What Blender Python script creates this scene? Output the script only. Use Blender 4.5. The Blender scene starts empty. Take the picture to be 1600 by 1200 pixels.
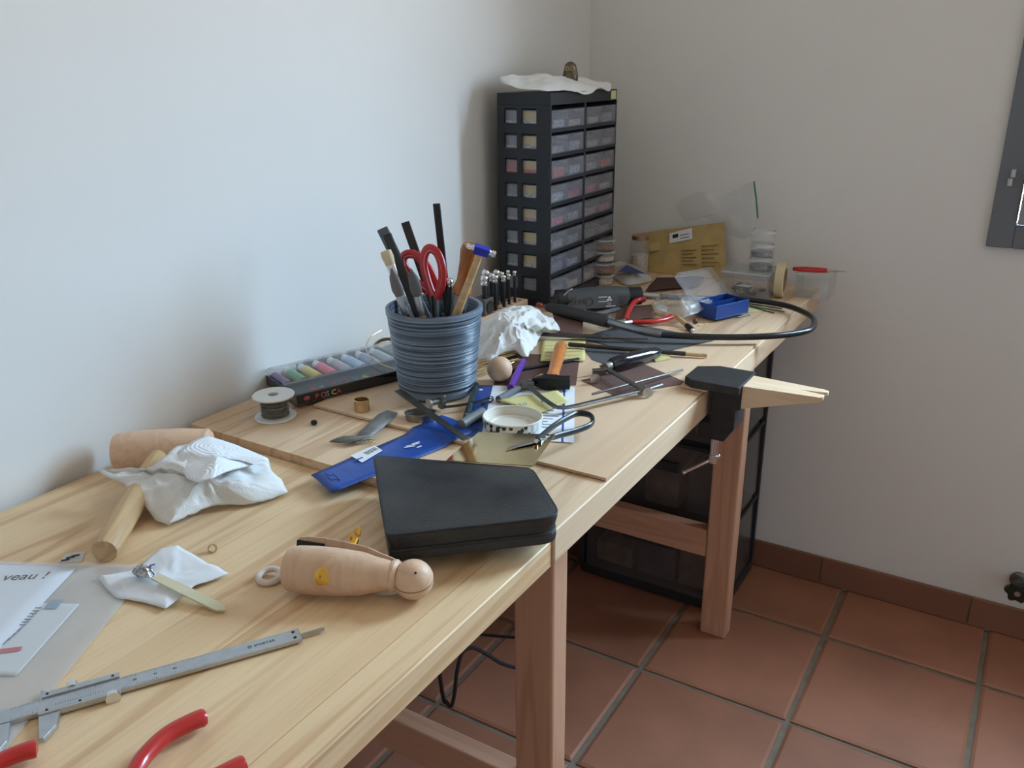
import bpy, math, random
from mathutils import Vector, Matrix, noise
random.seed(7)
C = bpy.context.scene.collection
R = math.radians

# ------------------------------------------------------------------ camera
F = 1340.0                                  # focal length in pixels of the 1600 x 1200 frame
CAM = Vector((0.9545, 0.0, 1.196))
YAW, PITCH, ROLL = -0.55229632, 0.35535801, -0.01039143
_f = Vector((math.sin(YAW)*math.cos(PITCH), math.cos(YAW)*math.cos(PITCH), -math.sin(PITCH)))
_r = Vector((math.cos(YAW), -math.sin(YAW), 0)); _u = _r.cross(_f)
_c, _s = math.cos(ROLL), math.sin(ROLL)
RT, UP, FW = _c*_r+_s*_u, -_s*_r+_c*_u, _f
cd = bpy.data.cameras.new('camera'); cam = bpy.data.objects.new('camera', cd); C.objects.link(cam)
cam.matrix_world = Matrix(((RT.x, UP.x, -FW.x, CAM.x), (RT.y, UP.y, -FW.y, CAM.y), (RT.z, UP.z, -FW.z, CAM.z), (0, 0, 0, 1)))
cd.sensor_width = 36.0; cd.sensor_fit = 'HORIZONTAL'; cd.lens = F/1600*36.0; cd.clip_start = 0.01
bpy.context.scene.camera = cam

# ------------------------------------------------------------------ light: an overcast sky through the window
W = bpy.data.worlds.new('sky'); bpy.context.scene.world = W; W.use_nodes = True
nt = W.node_tree; nt.nodes.clear()
wo = nt.nodes.new('ShaderNodeOutputWorld'); bg = nt.nodes.new('ShaderNodeBackground')
tc = nt.nodes.new('ShaderNodeTexCoord'); sp = nt.nodes.new('ShaderNodeSeparateXYZ'); cr = nt.nodes.new('ShaderNodeValToRGB')
nt.links.new(tc.outputs['Generated'], sp.inputs[0]); nt.links.new(sp.outputs['Z'], cr.inputs[0])
e = cr.color_ramp.elements
e[0].position = 0.0; e[0].color = (.40, .36, .29, 1)
e[1].position = 0.04; e[1].color = (.25, .40, .585, 1)
e2 = e.new(1.0); e2.color = (.60, .82, 1.0, 1)
e3 = e.new(.55); e3.color = (.54, .78, 1.0, 1)
nt.links.new(cr.outputs[0], bg.inputs[0]); bg.inputs[1].default_value = 55.0
nt.links.new(bg.outputs[0], wo.inputs[0])
WX0, WX1, WZ0, WZ1 = 0.872, 1.52, 0.853, 2.05       # the window opening in the back wall
YB, XL = 1.93, -0.012                               # back wall, left wall
ld = bpy.data.lights.new('window_portal', 'AREA'); ld.shape = 'RECTANGLE'; ld.size = WX1-WX0; ld.size_y = WZ1-WZ0
ld.cycles.is_portal = True
lo = bpy.data.objects.new('window_portal', ld); C.objects.link(lo)
lo.location = ((WX0+WX1)/2, YB+0.05, (WZ0+WZ1)/2); lo.rotation_euler = (R(-90), 0, 0)
vs = bpy.context.scene.view_settings
vs.view_transform = 'Standard'; vs.look = 'None'; vs.gamma = 1.0; vs.use_curve_mapping = False; vs.exposure = 0.0

# ------------------------------------------------------------------ helpers
NT, TT, PT = 0.724, 0.736, 0.741           # tops of the near table, the far table and the plywood sheet
def ray(px, py): return RT*((px-800)/F) + UP*(-(py-600)/F) + FW
def P(px, py, z=TT):
    d = ray(px, py); return CAM + d*((z-CAM.z)/d.z)
def PY(px, py, y):
    d = ray(px, py); return CAM + d*((y-CAM.y)/d.y)
def PX(px, py, x):
    d = ray(px, py); return CAM + d*((x-CAM.x)/d.x)
def up_at(px, py, base):                    # the point above base (same distance from the camera plane y) seen at this height
    return PY(px, py, base.y)
def srgb(r, g, b):
    f = lambda c: (c/255/12.92) if c/255 <= .04045 else ((c/255+.055)/1.055)**2.4
    return (f(r), f(g), f(b))
def frame_xy(o, x, z=None):                 # matrix with origin o and x axis toward x (flat), z up
    o = Vector(o); d = Vector(x)-o; d.z = 0; d.normalize()
    return Matrix(((d.x, -d.y, 0, o.x), (d.y, d.x, 0, o.y), (0, 0, 1, o.z), (0, 0, 0, 1)))
def frame_axis(o, to):                      # z axis along o->to
    o = Vector(o); z = (Vector(to)-o).normalized()
    return Matrix.Translation(o) @ z.to_track_quat('Z', 'Y').to_matrix().to_4x4()
T = Matrix.Translation
def RZ(a): return Matrix.Rotation(a, 4, 'Z')
def RX(a): return Matrix.Rotation(a, 4, 'X')
def RY(a): return Matrix.Rotation(a, 4, 'Y')

class B:
    """collects shapes; obj() links them as ONE mesh object"""
    def __init__(s): s.v = []; s.f = []
    def add(s, vs, fs, M=None):
        n = len(s.v)
        s.v += [tuple(M @ Vector(v)) if M is not None else tuple(v) for v in vs]
        s.f += [tuple(i+n for i in f) for f in fs]; return s
    def box(s, x0, x1, y0, y1, z0, z1, M=None):
        v = [(x, y, z) for z in (z0, z1) for y in (y0, y1) for x in (x0, x1)]
        return s.add(v, [(0, 2, 3, 1), (4, 5, 7, 6), (0, 1, 5, 4), (2, 6, 7, 3), (0, 4, 6, 2), (1, 3, 7, 5)], M)
    def prism(s, poly, z0, z1, M=None):
        a = sum(poly[i][0]*poly[(i+1) % len(poly)][1]-poly[(i+1) % len(poly)][0]*poly[i][1] for i in range(len(poly)))
        if a < 0: poly = poly[::-1]
        n = len(poly); v = [(x, y, z0) for x, y in poly]+[(x, y, z1) for x, y in poly]
        f = [tuple(range(n))[::-1], tuple(range(n, 2*n))]+[(i, (i+1) % n, n+(i+1) % n, n+i) for i in range(n)]
        return s.add(v, f, M)
    def lathe(s, prof, n=24, M=None, a0=0.0, a1=2*math.pi, cap=True):
        full = abs(a1-a0-2*math.pi) < 1e-6; m = n if full else n+1; v = []; f = []
        for r, z in prof:
            for i in range(m):
                a = a0+(a1-a0)*i/n; v.append((r*math.cos(a), r*math.sin(a), z))
        k = len(prof)
        for j in range(k-1):
            for i in range(n):
                i2 = (i+1) % m; f.append((j*m+i, j*m+i2, (j+1)*m+i2, (j+1)*m+i))
        if full:
            cap = cap and prof[0] != prof[-1]
            if cap and prof[0][0] > 1e-3: f.append(tuple(range(m))[::-1])
            if cap and prof[-1][0] > 1e-3: f.append(tuple((k-1)*m+i for i in range(m)))
        else:
            f.append(tuple(j*m for j in range(k))+tuple(j*m+n for j in range(k-1, -1, -1)))
            f.append(tuple(range(m))[::-1]); f.append(tuple((k-1)*m+i for i in range(m)))
        return s.add(v, f, M)
    def cyl(s, p0, p1, r0, r1=None, n=16):
        p0 = Vector(p0); L = (Vector(p1)-p0).length
        return s.lathe([(r0, 0), (r0 if r1 is None else r1, L)], n, frame_axis(p0, p1))
    def ball(s, c, r, n=16, sx=1, sy=1, sz=1):
        m = n//2; prof = [(r*math.sin(math.pi*i/m), -r*math.cos(math.pi*i/m)) for i in range(m+1)]
        prof[0] = (1e-5, -r); prof[-1] = (1e-5, r)
        return s.lathe(prof, n, T(c) @ Matrix.Diagonal((sx, sy, sz, 1)))
    def tube(s, pts, r, n=8, closed=False, flat=1.0):
        pts = [Vector(p) for p in pts]; k = len(pts); v = []; f = []
        rr = r if isinstance(r, (list, tuple)) else [r]*k
        prev = None
        for i, p in enumerate(pts):
            a = pts[(i-1) % k] if (closed or i > 0) else p; b = pts[(i+1) % k] if (closed or i < k-1) else p
            t = (b-a).normalized()
            if prev is None:
                w = Vector((0, 0, 1)) if abs(t.z) < .9 else Vector((1, 0, 0)); nx = t.cross(w).normalized()
            else: nx = (prev-t*prev.dot(t)).normalized()
            prev = nx; ny = t.cross(nx)
            for j in range(n):
                an = 2*math.pi*j/n; v.append(p+nx*(rr[i]*math.cos(an))+ny*(rr[i]*flat*math.sin(an)))
        for i in range(k if closed else k-1):
            i2 = (i+1) % k
            for j in range(n):
                j2 = (j+1) % n; f.append((i*n+j, i*n+j2, i2*n+j2, i2*n+j))
        if not closed: f.append(tuple(range(n))[::-1]); f.append(tuple((k-1)*n+j for j in range(n)))
        return s.add(v, f)
    def ring(s, c, R0, r, M=None, n=28, m=8):
        pts = [(R0*math.cos(2*math.pi*i/n), R0*math.sin(2*math.pi*i/n), 0) for i in range(n)]
        b = B(); b.tube(pts, r, m, closed=True)
        return s.add(b.v, b.f, T(c) @ (M or Matrix.Identity(4)))
    def obj(s, name, mat, parent=None, M=None, smooth=35, bevel=0.0, seg=2, solid=0.0, sub=0):
        me = bpy.data.meshes.new(name); me.from_pydata(s.v, [], s.f); me.update()
        if smooth:
            for p in me.polygons: p.use_smooth = True
            me.set_sharp_from_angle(angle=R(smooth))
        me.materials.append(mat)
        o = bpy.data.objects.new(name, me); C.objects.link(o)
        if parent is not None: o.parent = parent
        if M is not None: o.matrix_local = M
        if solid: m = o.modifiers.new('solidify', 'SOLIDIFY'); m.thickness = solid; m.offset = 0
        if sub: m = o.modifiers.new('subdivision', 'SUBSURF'); m.levels = m.render_levels = sub
        if bevel: m = o.modifiers.new('bevel', 'BEVEL'); m.width = bevel; m.segments = seg; m.limit_method = 'ANGLE'; m.angle_limit = R(40)
        return o

def smooth_path(pts, n=6):                  # Catmull-Rom through points
    pts = [Vector(p) for p in pts]; out = []
    for i in range(len(pts)-1):
        p0 = pts[max(i-1, 0)]; p1 = pts[i]; p2 = pts[i+1]; p3 = pts[min(i+2, len(pts)-1)]
        for k in range(n):
            t = k/n; out.append(.5*((2*p1)+(p2-p0)*t+(2*p0-5*p1+4*p2-p3)*t*t+(3*p1-p0-3*p2+p3)*t**3))
    return out+[pts[-1]]
def round_rect(x0, x1, y0, y1, r, n=5):
    out = []
    for cx, cy, a in ((x1-r, y1-r, 0), (x0+r, y1-r, 90), (x0+r, y0+r, 180), (x1-r, y0+r, 270)):
        for i in range(n+1): t = R(a+90*i/n); out.append((cx+r*math.cos(t), cy+r*math.sin(t)))
    return out
def tag(o, label, cat, group=None):
    o['label'] = label; o['category'] = cat
    if group: o['group'] = group
    return o
def thing(name, label, cat, M=None, group=None):
    o = bpy.data.objects.new(name, None); C.objects.link(o); o.empty_display_size = .02
    if M is not None: o.matrix_world = M
    return tag(o, label, cat, group)
def struct(o): o['kind'] = 'structure'; return o
def text(name, body, size, mat, parent, M, align='LEFT', shear=0.0):
    cu = bpy.data.curves.new(name, 'FONT'); cu.body = body; cu.size = size; cu.align_x = align; cu.shear = shear
    cu.extrude = 0.0001; cu.resolution_u = 3; cu.materials.append(mat)
    tmp = bpy.data.objects.new('tmp', cu); C.objects.link(tmp)
    me = bpy.data.meshes.new_from_object(tmp.evaluated_get(bpy.context.evaluated_depsgraph_get()))
    bpy.data.objects.remove(tmp); bpy.data.curves.remove(cu); me.name = name
    o = bpy.data.objects.new(name, me); C.objects.link(o); o.parent = parent; o.matrix_local = M
    return o

# ------------------------------------------------------------------ materials
def mat(name, col, rough=.5, metal=0.0, var=0.0, vscale=40.0, bump=0.0, bscale=200.0, coat=0.0, trans=0.0, ior=1.45, emit=None, sheen=0.0, stretch=None, col2=None):
    m = bpy.data.materials.new(name); m.use_nodes = True; n = m.node_tree.nodes; l = m.node_tree.links
    p = n['Principled BSDF']
    p.inputs['Base Color'].default_value = (*col, 1); p.inputs['Roughness'].default_value = rough
    p.inputs['Metallic'].default_value = metal; p.inputs['IOR'].default_value = ior
    p.inputs['Coat Weight'].default_value = coat; p.inputs['Transmission Weight'].default_value = trans
    if var or bump or col2:
        tcn = n.new('ShaderNodeTexCoord'); mp = n.new('ShaderNodeMapping'); l.new(tcn.outputs['Object'], mp.inputs[0])
        if stretch: mp.inputs['Scale'].default_value = stretch
    if var or col2:
        nz = n.new('ShaderNodeTexNoise'); nz.inputs['Scale'].default_value = vscale; nz.inputs['Detail'].default_value = 6
        l.new(mp.outputs[0], nz.inputs[0]); rp = n.new('ShaderNodeValToRGB'); l.new(nz.outputs[0], rp.inputs[0])
        a = tuple(max(0, c*(1-var)) for c in col); b = col2 or tuple(min(1, c*(1+var)) for c in col)
        rp.color_ramp.elements[0].position = .32; rp.color_ramp.elements[0].color = (*a, 1)
        rp.color_ramp.elements[1].position = .68; rp.color_ramp.elements[1].color = (*b, 1)
        l.new(rp.outputs[0], p.inputs['Base Color'])
    if bump:
        nb = n.new('ShaderNodeTexNoise'); nb.inputs['Scale'].default_value = bscale; nb.inputs['Detail'].default_value = 5
        l.new(mp.outputs[0], nb.inputs[0]); bm = n.new('ShaderNodeBump'); bm.inputs['Strength'].default_value = bump; bm.inputs['Distance'].default_value = .002
        l.new(nb.outputs[0], bm.inputs['Height']); l.new(bm.outputs[0], p.inputs['Normal'])
    return m
def clear(name, col, amount=.25, rough=.15, gloss=.12, haze_rough=.6):
    """clear film or plastic: lets most light straight through, the rest scatters and shines"""
    m = bpy.data.materials.new(name); m.use_nodes = True; n = m.node_tree.nodes; l = m.node_tree.links
    p = n['Principled BSDF']; out = n['Material Output']
    p.inputs['Base Color'].default_value = (*col, 1); p.inputs['Roughness'].default_value = haze_rough
    tr = n.new('ShaderNodeBsdfTransparent'); tr.inputs[0].default_value = (.85+.15*col[0], .85+.15*col[1], .85+.15*col[2], 1)
    gl = n.new('ShaderNodeBsdfGlossy'); gl.inputs['Roughness'].default_value = rough
    m1 = n.new('ShaderNodeMixShader'); m1.inputs[0].default_value = amount; l.new(tr.outputs[0], m1.inputs[1]); l.new(p.outputs[0], m1.inputs[2])
    fr = n.new('ShaderNodeLayerWeight'); fr.inputs[0].default_value = .5          # Schlick reflection from the facing angle, same on both sides of a thin wall
    pw = n.new('ShaderNodeMath'); pw.operation = 'POWER'; pw.inputs[1].default_value = 5; l.new(fr.outputs['Facing'], pw.inputs[0])
    mu = n.new('ShaderNodeMath'); mu.operation = 'MULTIPLY_ADD'; mu.inputs[1].default_value = .8; mu.inputs[2].default_value = .02+gloss*.15; l.new(pw.outputs[0], mu.inputs[0])
    m2 = n.new('ShaderNodeMixShader'); l.new(mu.outputs[0], m2.inputs[0]); l.new(m1.outputs[0], m2.inputs[1]); l.new(gl.outputs[0], m2.inputs[2])
    l.new(m2.outputs[0], out.inputs[0]); return m
def wood(name, light, dark, along='Y', scale=1.0, rough=.5, contrast=1.0, knots=True, rnd=.10, bump=.15):
    """grain lines drawn out along one axis, broad tone bands, fine fibres; each object a slightly different tone"""
    m = bpy.data.materials.new(name); m.use_nodes = True; n = m.node_tree.nodes; l = m.node_tree.links
    p = n['Principled BSDF']; p.inputs['Roughness'].default_value = rough
    tcn = n.new('ShaderNodeTexCoord'); oi = n.new('ShaderNodeObjectInfo')
    ad = n.new('ShaderNodeVectorMath'); ad.operation = 'ADD'
    sc = n.new('ShaderNodeVectorMath'); sc.operation = 'SCALE'; sc.inputs[0].default_value = (7, 31, 5); l.new(oi.outputs['Random'], sc.inputs['Scale'])
    l.new(tcn.outputs['Object'], ad.inputs[0]); l.new(sc.outputs[0], ad.inputs[1])
    def mapped(vec):
        q = n.new('ShaderNodeMapping'); q.inputs['Scale'].default_value = vec; l.new(ad.outputs[0], q.inputs[0]); return q
    s = {'X': lambda a, b: (a, b, b), 'Y': lambda a, b: (b, a, b), 'Z': lambda a, b: (b, b, a)}[along]
    n1 = n.new('ShaderNodeTexNoise'); n1.inputs['Scale'].default_value = 1; n1.inputs['Detail'].default_value = 3; n1.inputs['Distortion'].default_value = .6
    l.new(mapped(s(1.1*scale, 15*scale)).outputs[0], n1.inputs[0])
    # ring lines: sine of the broad noise
    mul = n.new('ShaderNodeMath'); mul.operation = 'MULTIPLY'; mul.inputs[1].default_value = 26; l.new(n1.outputs[0], mul.inputs[0])
    sn = n.new('ShaderNodeMath'); sn.operation = 'SINE'; l.new(mul.outputs[0], sn.inputs[0])
    ab = n.new('ShaderNodeMapRange'); ab.inputs[1].default_value = .1; ab.inputs[2].default_value = 1; ab.inputs[3].default_value = 0; ab.inputs[4].default_value = .55*contrast; l.new(sn.outputs[0], ab.inputs[0])
    n2 = n.new('ShaderNodeTexNoise'); n2.inputs['Scale'].default_value = 1; n2.inputs['Detail'].default_value = 5
    l.new(mapped(s(9*scale, 240*scale)).outputs[0], n2.inputs[0])
    fb = n.new('ShaderNodeMapRange'); fb.inputs[1].default_value = .45; fb.inputs[2].default_value = .8; fb.inputs[3].default_value = 0; fb.inputs[4].default_value = .26*contrast; l.new(n2.outputs[0], fb.inputs[0])
    n3 = n.new('ShaderNodeTexNoise'); n3.inputs['Scale'].default_value = 1; n3.inputs['Detail'].default_value = 2
    l.new(mapped(s(.9*scale, 9*scale)).outputs[0], n3.inputs[0])
    bb = n.new('ShaderNodeMapRange'); bb.inputs[1].default_value = .4; bb.inputs[2].default_value = .75; bb.inputs[3].default_value = 0; bb.inputs[4].default_value = .4*contrast; l.new(n3.outputs[0], bb.inputs[0])
    a1 = n.new('ShaderNodeMath'); a1.operation = 'ADD'; l.new(ab.outputs[0], a1.inputs[0]); l.new(fb.outputs[0], a1.inputs[1])
    a2 = n.new('ShaderNodeMath'); a2.operation = 'ADD'; a2.use_clamp = True; l.new(a1.outputs[0], a2.inputs[0]); l.new(bb.outputs[0], a2.inputs[1])
    mx = n.new('ShaderNodeMix'); mx.data_type = 'RGBA'; mx.inputs[6].default_value = (*light, 1); mx.inputs[7].default_value = (*dark, 1)
    l.new(a2.outputs[0], mx.inputs[0])
    hs = n.new('ShaderNodeHueSaturation'); rv = n.new('ShaderNodeMapRange'); rv.inputs[3].default_value = 1-rnd; rv.inputs[4].default_value = 1+rnd
    l.new(oi.outputs['Random'], rv.inputs[0]); l.new(rv.outputs[0], hs.inputs['Value']); l.new(mx.outputs[2], hs.inputs['Color'])
    l.new(hs.outputs[0], p.inputs['Base Color'])
    if bump:
        bm = n.new('ShaderNodeBump'); bm.inputs['Strength'].default_value = bump; bm.inputs['Distance'].default_value = .001
        l.new(n2.outputs[0], bm.inputs['Height']); l.new(bm.outputs[0], p.inputs['Normal'])
    return m

M_WALL = mat('painted plaster', (.81, .79, .76), .85, var=.012, vscale=3, bump=.10, bscale=60)
M_WALL2 = mat('warm grey plaster', (.80, .77, .73), .85, var=.02, vscale=3)
M_CEIL = mat('ceiling paint', (.82, .80, .77), .9, var=.01, vscale=3)
M_GROUT = mat('grout', srgb(128, 118, 104), .9, var=.15, vscale=30, bump=.3, bscale=150)
M_PINE = wood('pine worktop', srgb(238, 207, 164), srgb(192, 142, 96), 'Y', 1.0, .5, .8, rnd=.05)
M_PINE2 = wood('pale pine worktop', srgb(230, 200, 166), srgb(182, 140, 102), 'Y', 1.0, .6, .8, rnd=.06)
M_PLY = wood('birch plywood', srgb(222, 192, 160), srgb(196, 158, 122), 'Y', .6, .55, .5, rnd=.02)
M_PLYEDGE = mat('plywood edge', srgb(120, 90, 62), .8, var=.25, vscale=120)
M_LEG = wood('planed spruce', srgb(206, 160, 130), srgb(164, 116, 90), 'Z', 1.0, .65, .6)
M_RAIL = wood('planed spruce rail', srgb(202, 156, 128), srgb(162, 114, 88), 'X', 1.0, .65, .6)
M_BEECH = wood('beech', srgb(222, 186, 156), srgb(190, 146, 112), 'X', 2.2, .5, .5)
M_HANDLE = wood('ash handle', srgb(220, 186, 140), srgb(176, 134, 88), 'X', 2.2, .5, .7)
M_ORANGE = wood('varnished orange handle', srgb(214, 132, 70), srgb(176, 96, 46), 'X', 2.5, .35, .5)
M_CHEST = wood('varnished brown handle', srgb(186, 112, 52), srgb(120, 64, 24), 'Z', 3, .22, .7)
M_BLACK = mat('black plastic', (.012, .012, .014), .45, bump=.05, bscale=400)
M_GBLACK = mat('glossy black lacquer', (.008, .009, .014), .12, coat=.6)
M_RUBBER = mat('dark rubber', (.022, .022, .024), .6, var=.2, vscale=60)
M_STEEL = mat('steel', (.42, .42, .42), .32, 1.0, var=.15, vscale=60, bump=.03)
M_DSTEEL = mat('dark steel', (.20, .195, .19), .42, 1.0, var=.2, vscale=50, bump=.05)
M_CHROME = mat('chrome', (.72, .72, .73), .12, 1.0)
M_SATIN = mat('satin chrome', (.50, .53, .56), .38, 1.0, var=.06, vscale=120)
M_BRASS = mat('brass', (.62, .46, .24), .36, 1.0, var=.12, vscale=60)
M_GILT = mat('gilt brass screw', (.78, .46, .09), .35, 1.0)
M_BRASSM = mat('polished brass sheet', (.72, .64, .40), .08, 1.0, var=.06, vscale=25)
M_WHITEP = mat('white plastic', (.78, .78, .76), .4)
M_PAPER = mat('white paper', (.80, .81, .84), .8, var=.02, vscale=20)
M_TISSUE = mat('paper tissue', (.78, .77, .75), .95, var=.03, vscale=30, bump=.35, bscale=350)
M_INK = mat('black ink', (.015, .015, .018), .6)
M_INKBLUE = mat('blue ink', (.03, .10, .42), .6)
M_WHITEINK = mat('white ink', (.8, .82, .85), .6)
M_GREYINK = mat('grey ink', (.18, .19, .22), .6)
M_RED = mat('red dipped plastic', (.52, .022, .02), .28, coat=.3)
M_YNOTE = mat('yellow note paper', srgb(212, 202, 140), .85, var=.05, vscale=30)
M_BROWNSAND = mat('brown emery paper', srgb(104, 76, 68), .9, var=.10, vscale=300, bump=.3, bscale=900)
M_GREYSAND = mat('grey wet and dry paper', srgb(86, 86, 88), .85, var=.10, vscale=300, bump=.3, bscale=900)
M_CLEAR = clear('clear plastic', (.85, .88, .90), .10, .08, .10)
M_FILM = clear('clear film', (.85, .87, .90), .12, .2, .10)
M_FROST = clear('frosted film', (.84, .86, .88), .42, .3, .10)
# ------------------------------------------------------------------ the room
XR, YF, ZC = 2.2, -1.15, 2.45
WT = 0.14                                   # wall thickness
struct(B().box(XL-.1, XR, YF, YB+.02, -.10, -.006).obj('floor', M_GROUT))
floor = bpy.data.objects['floor']
def tile_mat(name, base, amt):
    m = bpy.data.materials.new(name); m.use_nodes = True; n = m.node_tree.nodes; l = m.node_tree.links
    p = n['Principled BSDF']; p.inputs['Roughness'].default_value = .55
    tcn = n.new('ShaderNodeTexCoord'); oi = n.new('ShaderNodeObjectInfo'); ad = n.new('ShaderNodeVectorMath'); ad.operation = 'ADD'
    l.new(tcn.outputs['Object'], ad.inputs[0]); l.new(oi.outputs['Location'], ad.inputs[1])
    nz = n.new('ShaderNodeTexNoise'); nz.inputs['Scale'].default_value = 5; nz.inputs['Detail'].default_value = 6; l.new(ad.outputs[0], nz.inputs[0])
    rp = n.new('ShaderNodeValToRGB'); l.new(nz.outputs[0], rp.inputs[0])
    rp.color_ramp.elements[0].position = .3; rp.color_ramp.elements[0].color = (*tuple(c*(1-amt) for c in base), 1)
    rp.color_ramp.elements[1].position = .7; rp.color_ramp.elements[1].color = (*tuple(c*(1+amt) for c in base), 1)
    hs = n.new('ShaderNodeHueSaturation'); mr = n.new('ShaderNodeMapRange'); mr.inputs[3].default_value = .88; mr.inputs[4].default_value = 1.12
    l.new(oi.outputs['Random'], mr.inputs[0]); l.new(mr.outputs[0], hs.inputs['Value']); l.new(rp.outputs[0], hs.inputs['Color']); l.new(hs.outputs[0], p.inputs['Base Color'])
    nb = n.new('ShaderNodeTexNoise'); nb.inputs['Scale'].default_value = 40; nb.inputs['Detail'].default_value = 4; l.new(ad.outputs[0], nb.inputs[0])
    bm = n.new('ShaderNodeBump'); bm.inputs['Strength'].default_value = .25; bm.inputs['Distance'].default_value = .003; l.new(nb.outputs[0], bm.inputs['Height']); l.new(bm.outputs[0], p.inputs['Normal'])
    return m
M_TILE = tile_mat('terracotta tile', srgb(158, 106, 82), .16)
M_BTILE = tile_mat('terracotta skirting tile', srgb(138, 94, 74), .10)
PITCH_T, GR = 0.3075, 0.0055
nx0 = int((XL-.398)//PITCH_T); ny0 = int((YF-1.408)//PITCH_T)
cache = {}
for i in range(nx0, 8):
    for j in range(ny0, 3):
        x0 = max(.398+i*PITCH_T+GR, XL+.002); x1 = min(.398+(i+1)*PITCH_T-GR, XR-.002)
        y0 = max(1.408+j*PITCH_T+GR, YF+.002); y1 = min(1.408+(j+1)*PITCH_T-GR, YB-.002)
        if x1-x0 < .01 or y1-y0 < .01: continue
        w, d = (x1-x0)/2, (y1-y0)/2; key = (round(w, 4), round(d, 4))
        L = T(((x0+x1)/2, (y0+y1)/2, 0)) @ RZ(random.uniform(-.006, .006)) @ RX(random.uniform(-.003, .003))
        if key not in cache:
            c = .006; b = B()
            b.add([(-w, -d, -.009), (w, -d, -.009), (w, d, -.009), (-w, d, -.009), (-w, -d, -.003), (w, -d, -.003), (w, d, -.003), (-w, d, -.003),
                   (-w+c, -d+c, 0), (w-c, -d+c, 0), (w-c, d-c, 0), (-w+c, d-c, 0)],
                  [(0, 3, 2, 1), (0, 1, 5, 4), (1, 2, 6, 5), (2, 3, 7, 6), (3, 0, 4, 7), (4, 5, 9, 8), (5, 6, 10, 9), (6, 7, 11, 10), (7, 4, 8, 11), (8, 9, 10, 11)])
            o = b.obj('tile', M_TILE, floor, L, smooth=0); cache[key] = o.data
        else:
            o = bpy.data.objects.new('tile', cache[key]); C.objects.link(o); o.parent = floor; o.matrix_local = L
struct(B().box(XL-.12, XL, YF, YB+WT, -.02, ZC).obj('wall_left', M_WALL))
wb = B()
wb.box(XL, WX0, YB, YB+WT, -.02, ZC); wb.box(WX1, XR, YB, YB+WT, -.02, ZC)
wb.box(WX0, WX1, YB, YB+WT, -.02, WZ0); wb.box(WX0, WX1, YB, YB+WT, WZ1, ZC)
struct(wb.obj('wall_back', M_WALL, smooth=0))
struct(B().box(XR, XR+.12, YF, YB+WT, -.02, ZC).obj('wall_right', M_WALL2))
struct(B().box(XL-.12, XR+.12, YF-.12, YF, -.02, ZC).obj('wall_front', M_WALL2))
struct(B().box(XL-.12, XR+.12, YF-.12, YB+WT, ZC, ZC+.1).obj('ceiling', M_CEIL))
# skirting tiles
def skirting(name, a, b, joints, place):
    root = struct(bpy.data.objects.new(name, None)); C.objects.link(root)
    js = [a]+[j for j in joints if a < j < b]+[b]
    for u0, u1 in zip(js, js[1:]):
        t = B().box(u0+.0015, u1-.0015, 0, .009, .001, .072); t.obj('tile', M_BTILE, root, place, smooth=0, bevel=.0015, seg=1)
    B().box(a, b, 0, .004, .001, .071).obj('grout_line', M_GROUT, root, place, smooth=0)
skirting('baseboard_back', XL, XR, [.646+.325*k for k in range(-2, 9)], T((0, YB, 0)) @ Matrix.Diagonal((1, -1, 1, 1)))
skirting('baseboard_left', -1.0, YB-.01, [1.6-.325*k for k in range(0, 9)], Matrix(((0, 1, 0, XL), (1, 0, 0, 0), (0, 0, 1, 0), (0, 0, 0, 1))))
# window: grey frame, two inward casements with panes
M_FRAME = mat('grey lacquered window frame', srgb(112, 116, 122), .4, var=.03, vscale=10)
M_GLASS = clear('window glass', (.95, .97, .98), .02, .02, .1)
win = struct(bpy.data.objects.new('window_1', None)); C.objects.link(win); win.location = (WX0, YB, WZ0)
ww, wh = WX1-WX0, WZ1-WZ0
fb = B(); fw = .045
fb.box(0, fw, -.012, .05, 0, wh); fb.box(ww-fw, ww, -.012, .05, 0, wh); fb.box(fw, ww-fw, -.012, .05, 0, fw); fb.box(fw, ww-fw, -.012, .05, wh-fw, wh)
fb.obj('window_frame', M_FRAME, win, smooth=0, bevel=.002)
a = fw+.002; c = ww-fw-.002; s = B(); sw = .055
s.box(a, a+sw, -.02, .03, fw+.003, wh-fw-.003); s.box(c-sw, c, -.02, .03, fw+.003, wh-fw-.003)
s.box(a+sw, c-sw, -.02, .03, fw+.003, fw+sw); s.box(a+sw, c-sw, -.02, .03, wh-fw-sw, wh-fw-.003)
so = s.obj('casement', mat('casement lacquer with painted sheen', srgb(140, 146, 154), .35), win, smooth=0, bevel=.002)  # lighter than the fixed frame: sheen put into the base colour
B().box(a+sw-.004, c-sw+.004, .003, .009, fw+sw-.004, wh-fw-sw+.004).obj('pane', M_GLASS, so, smooth=0)
hq = PY(1577, 290, YB-.024)
for z in (hq.z-WZ0, wh-.2):
    hx_ = hq.x-WX0; hb = B(); hb.cyl((hx_, -.0245, z), (hx_, -.0245, z+.013), .0042, n=10); hb.cyl((hx_+.003, -.0245, z+.016), (hx_+.003, -.0245, z+.030), .0042, n=10)
    hb.obj('hinge', mat('hinge metal', (.55, .56, .56), .45, .3), win)
B().box(-.0, ww, .05, WT+.03, -.02, .004).obj('window_sill', M_BTILE, win, smooth=0, bevel=.003)
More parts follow.
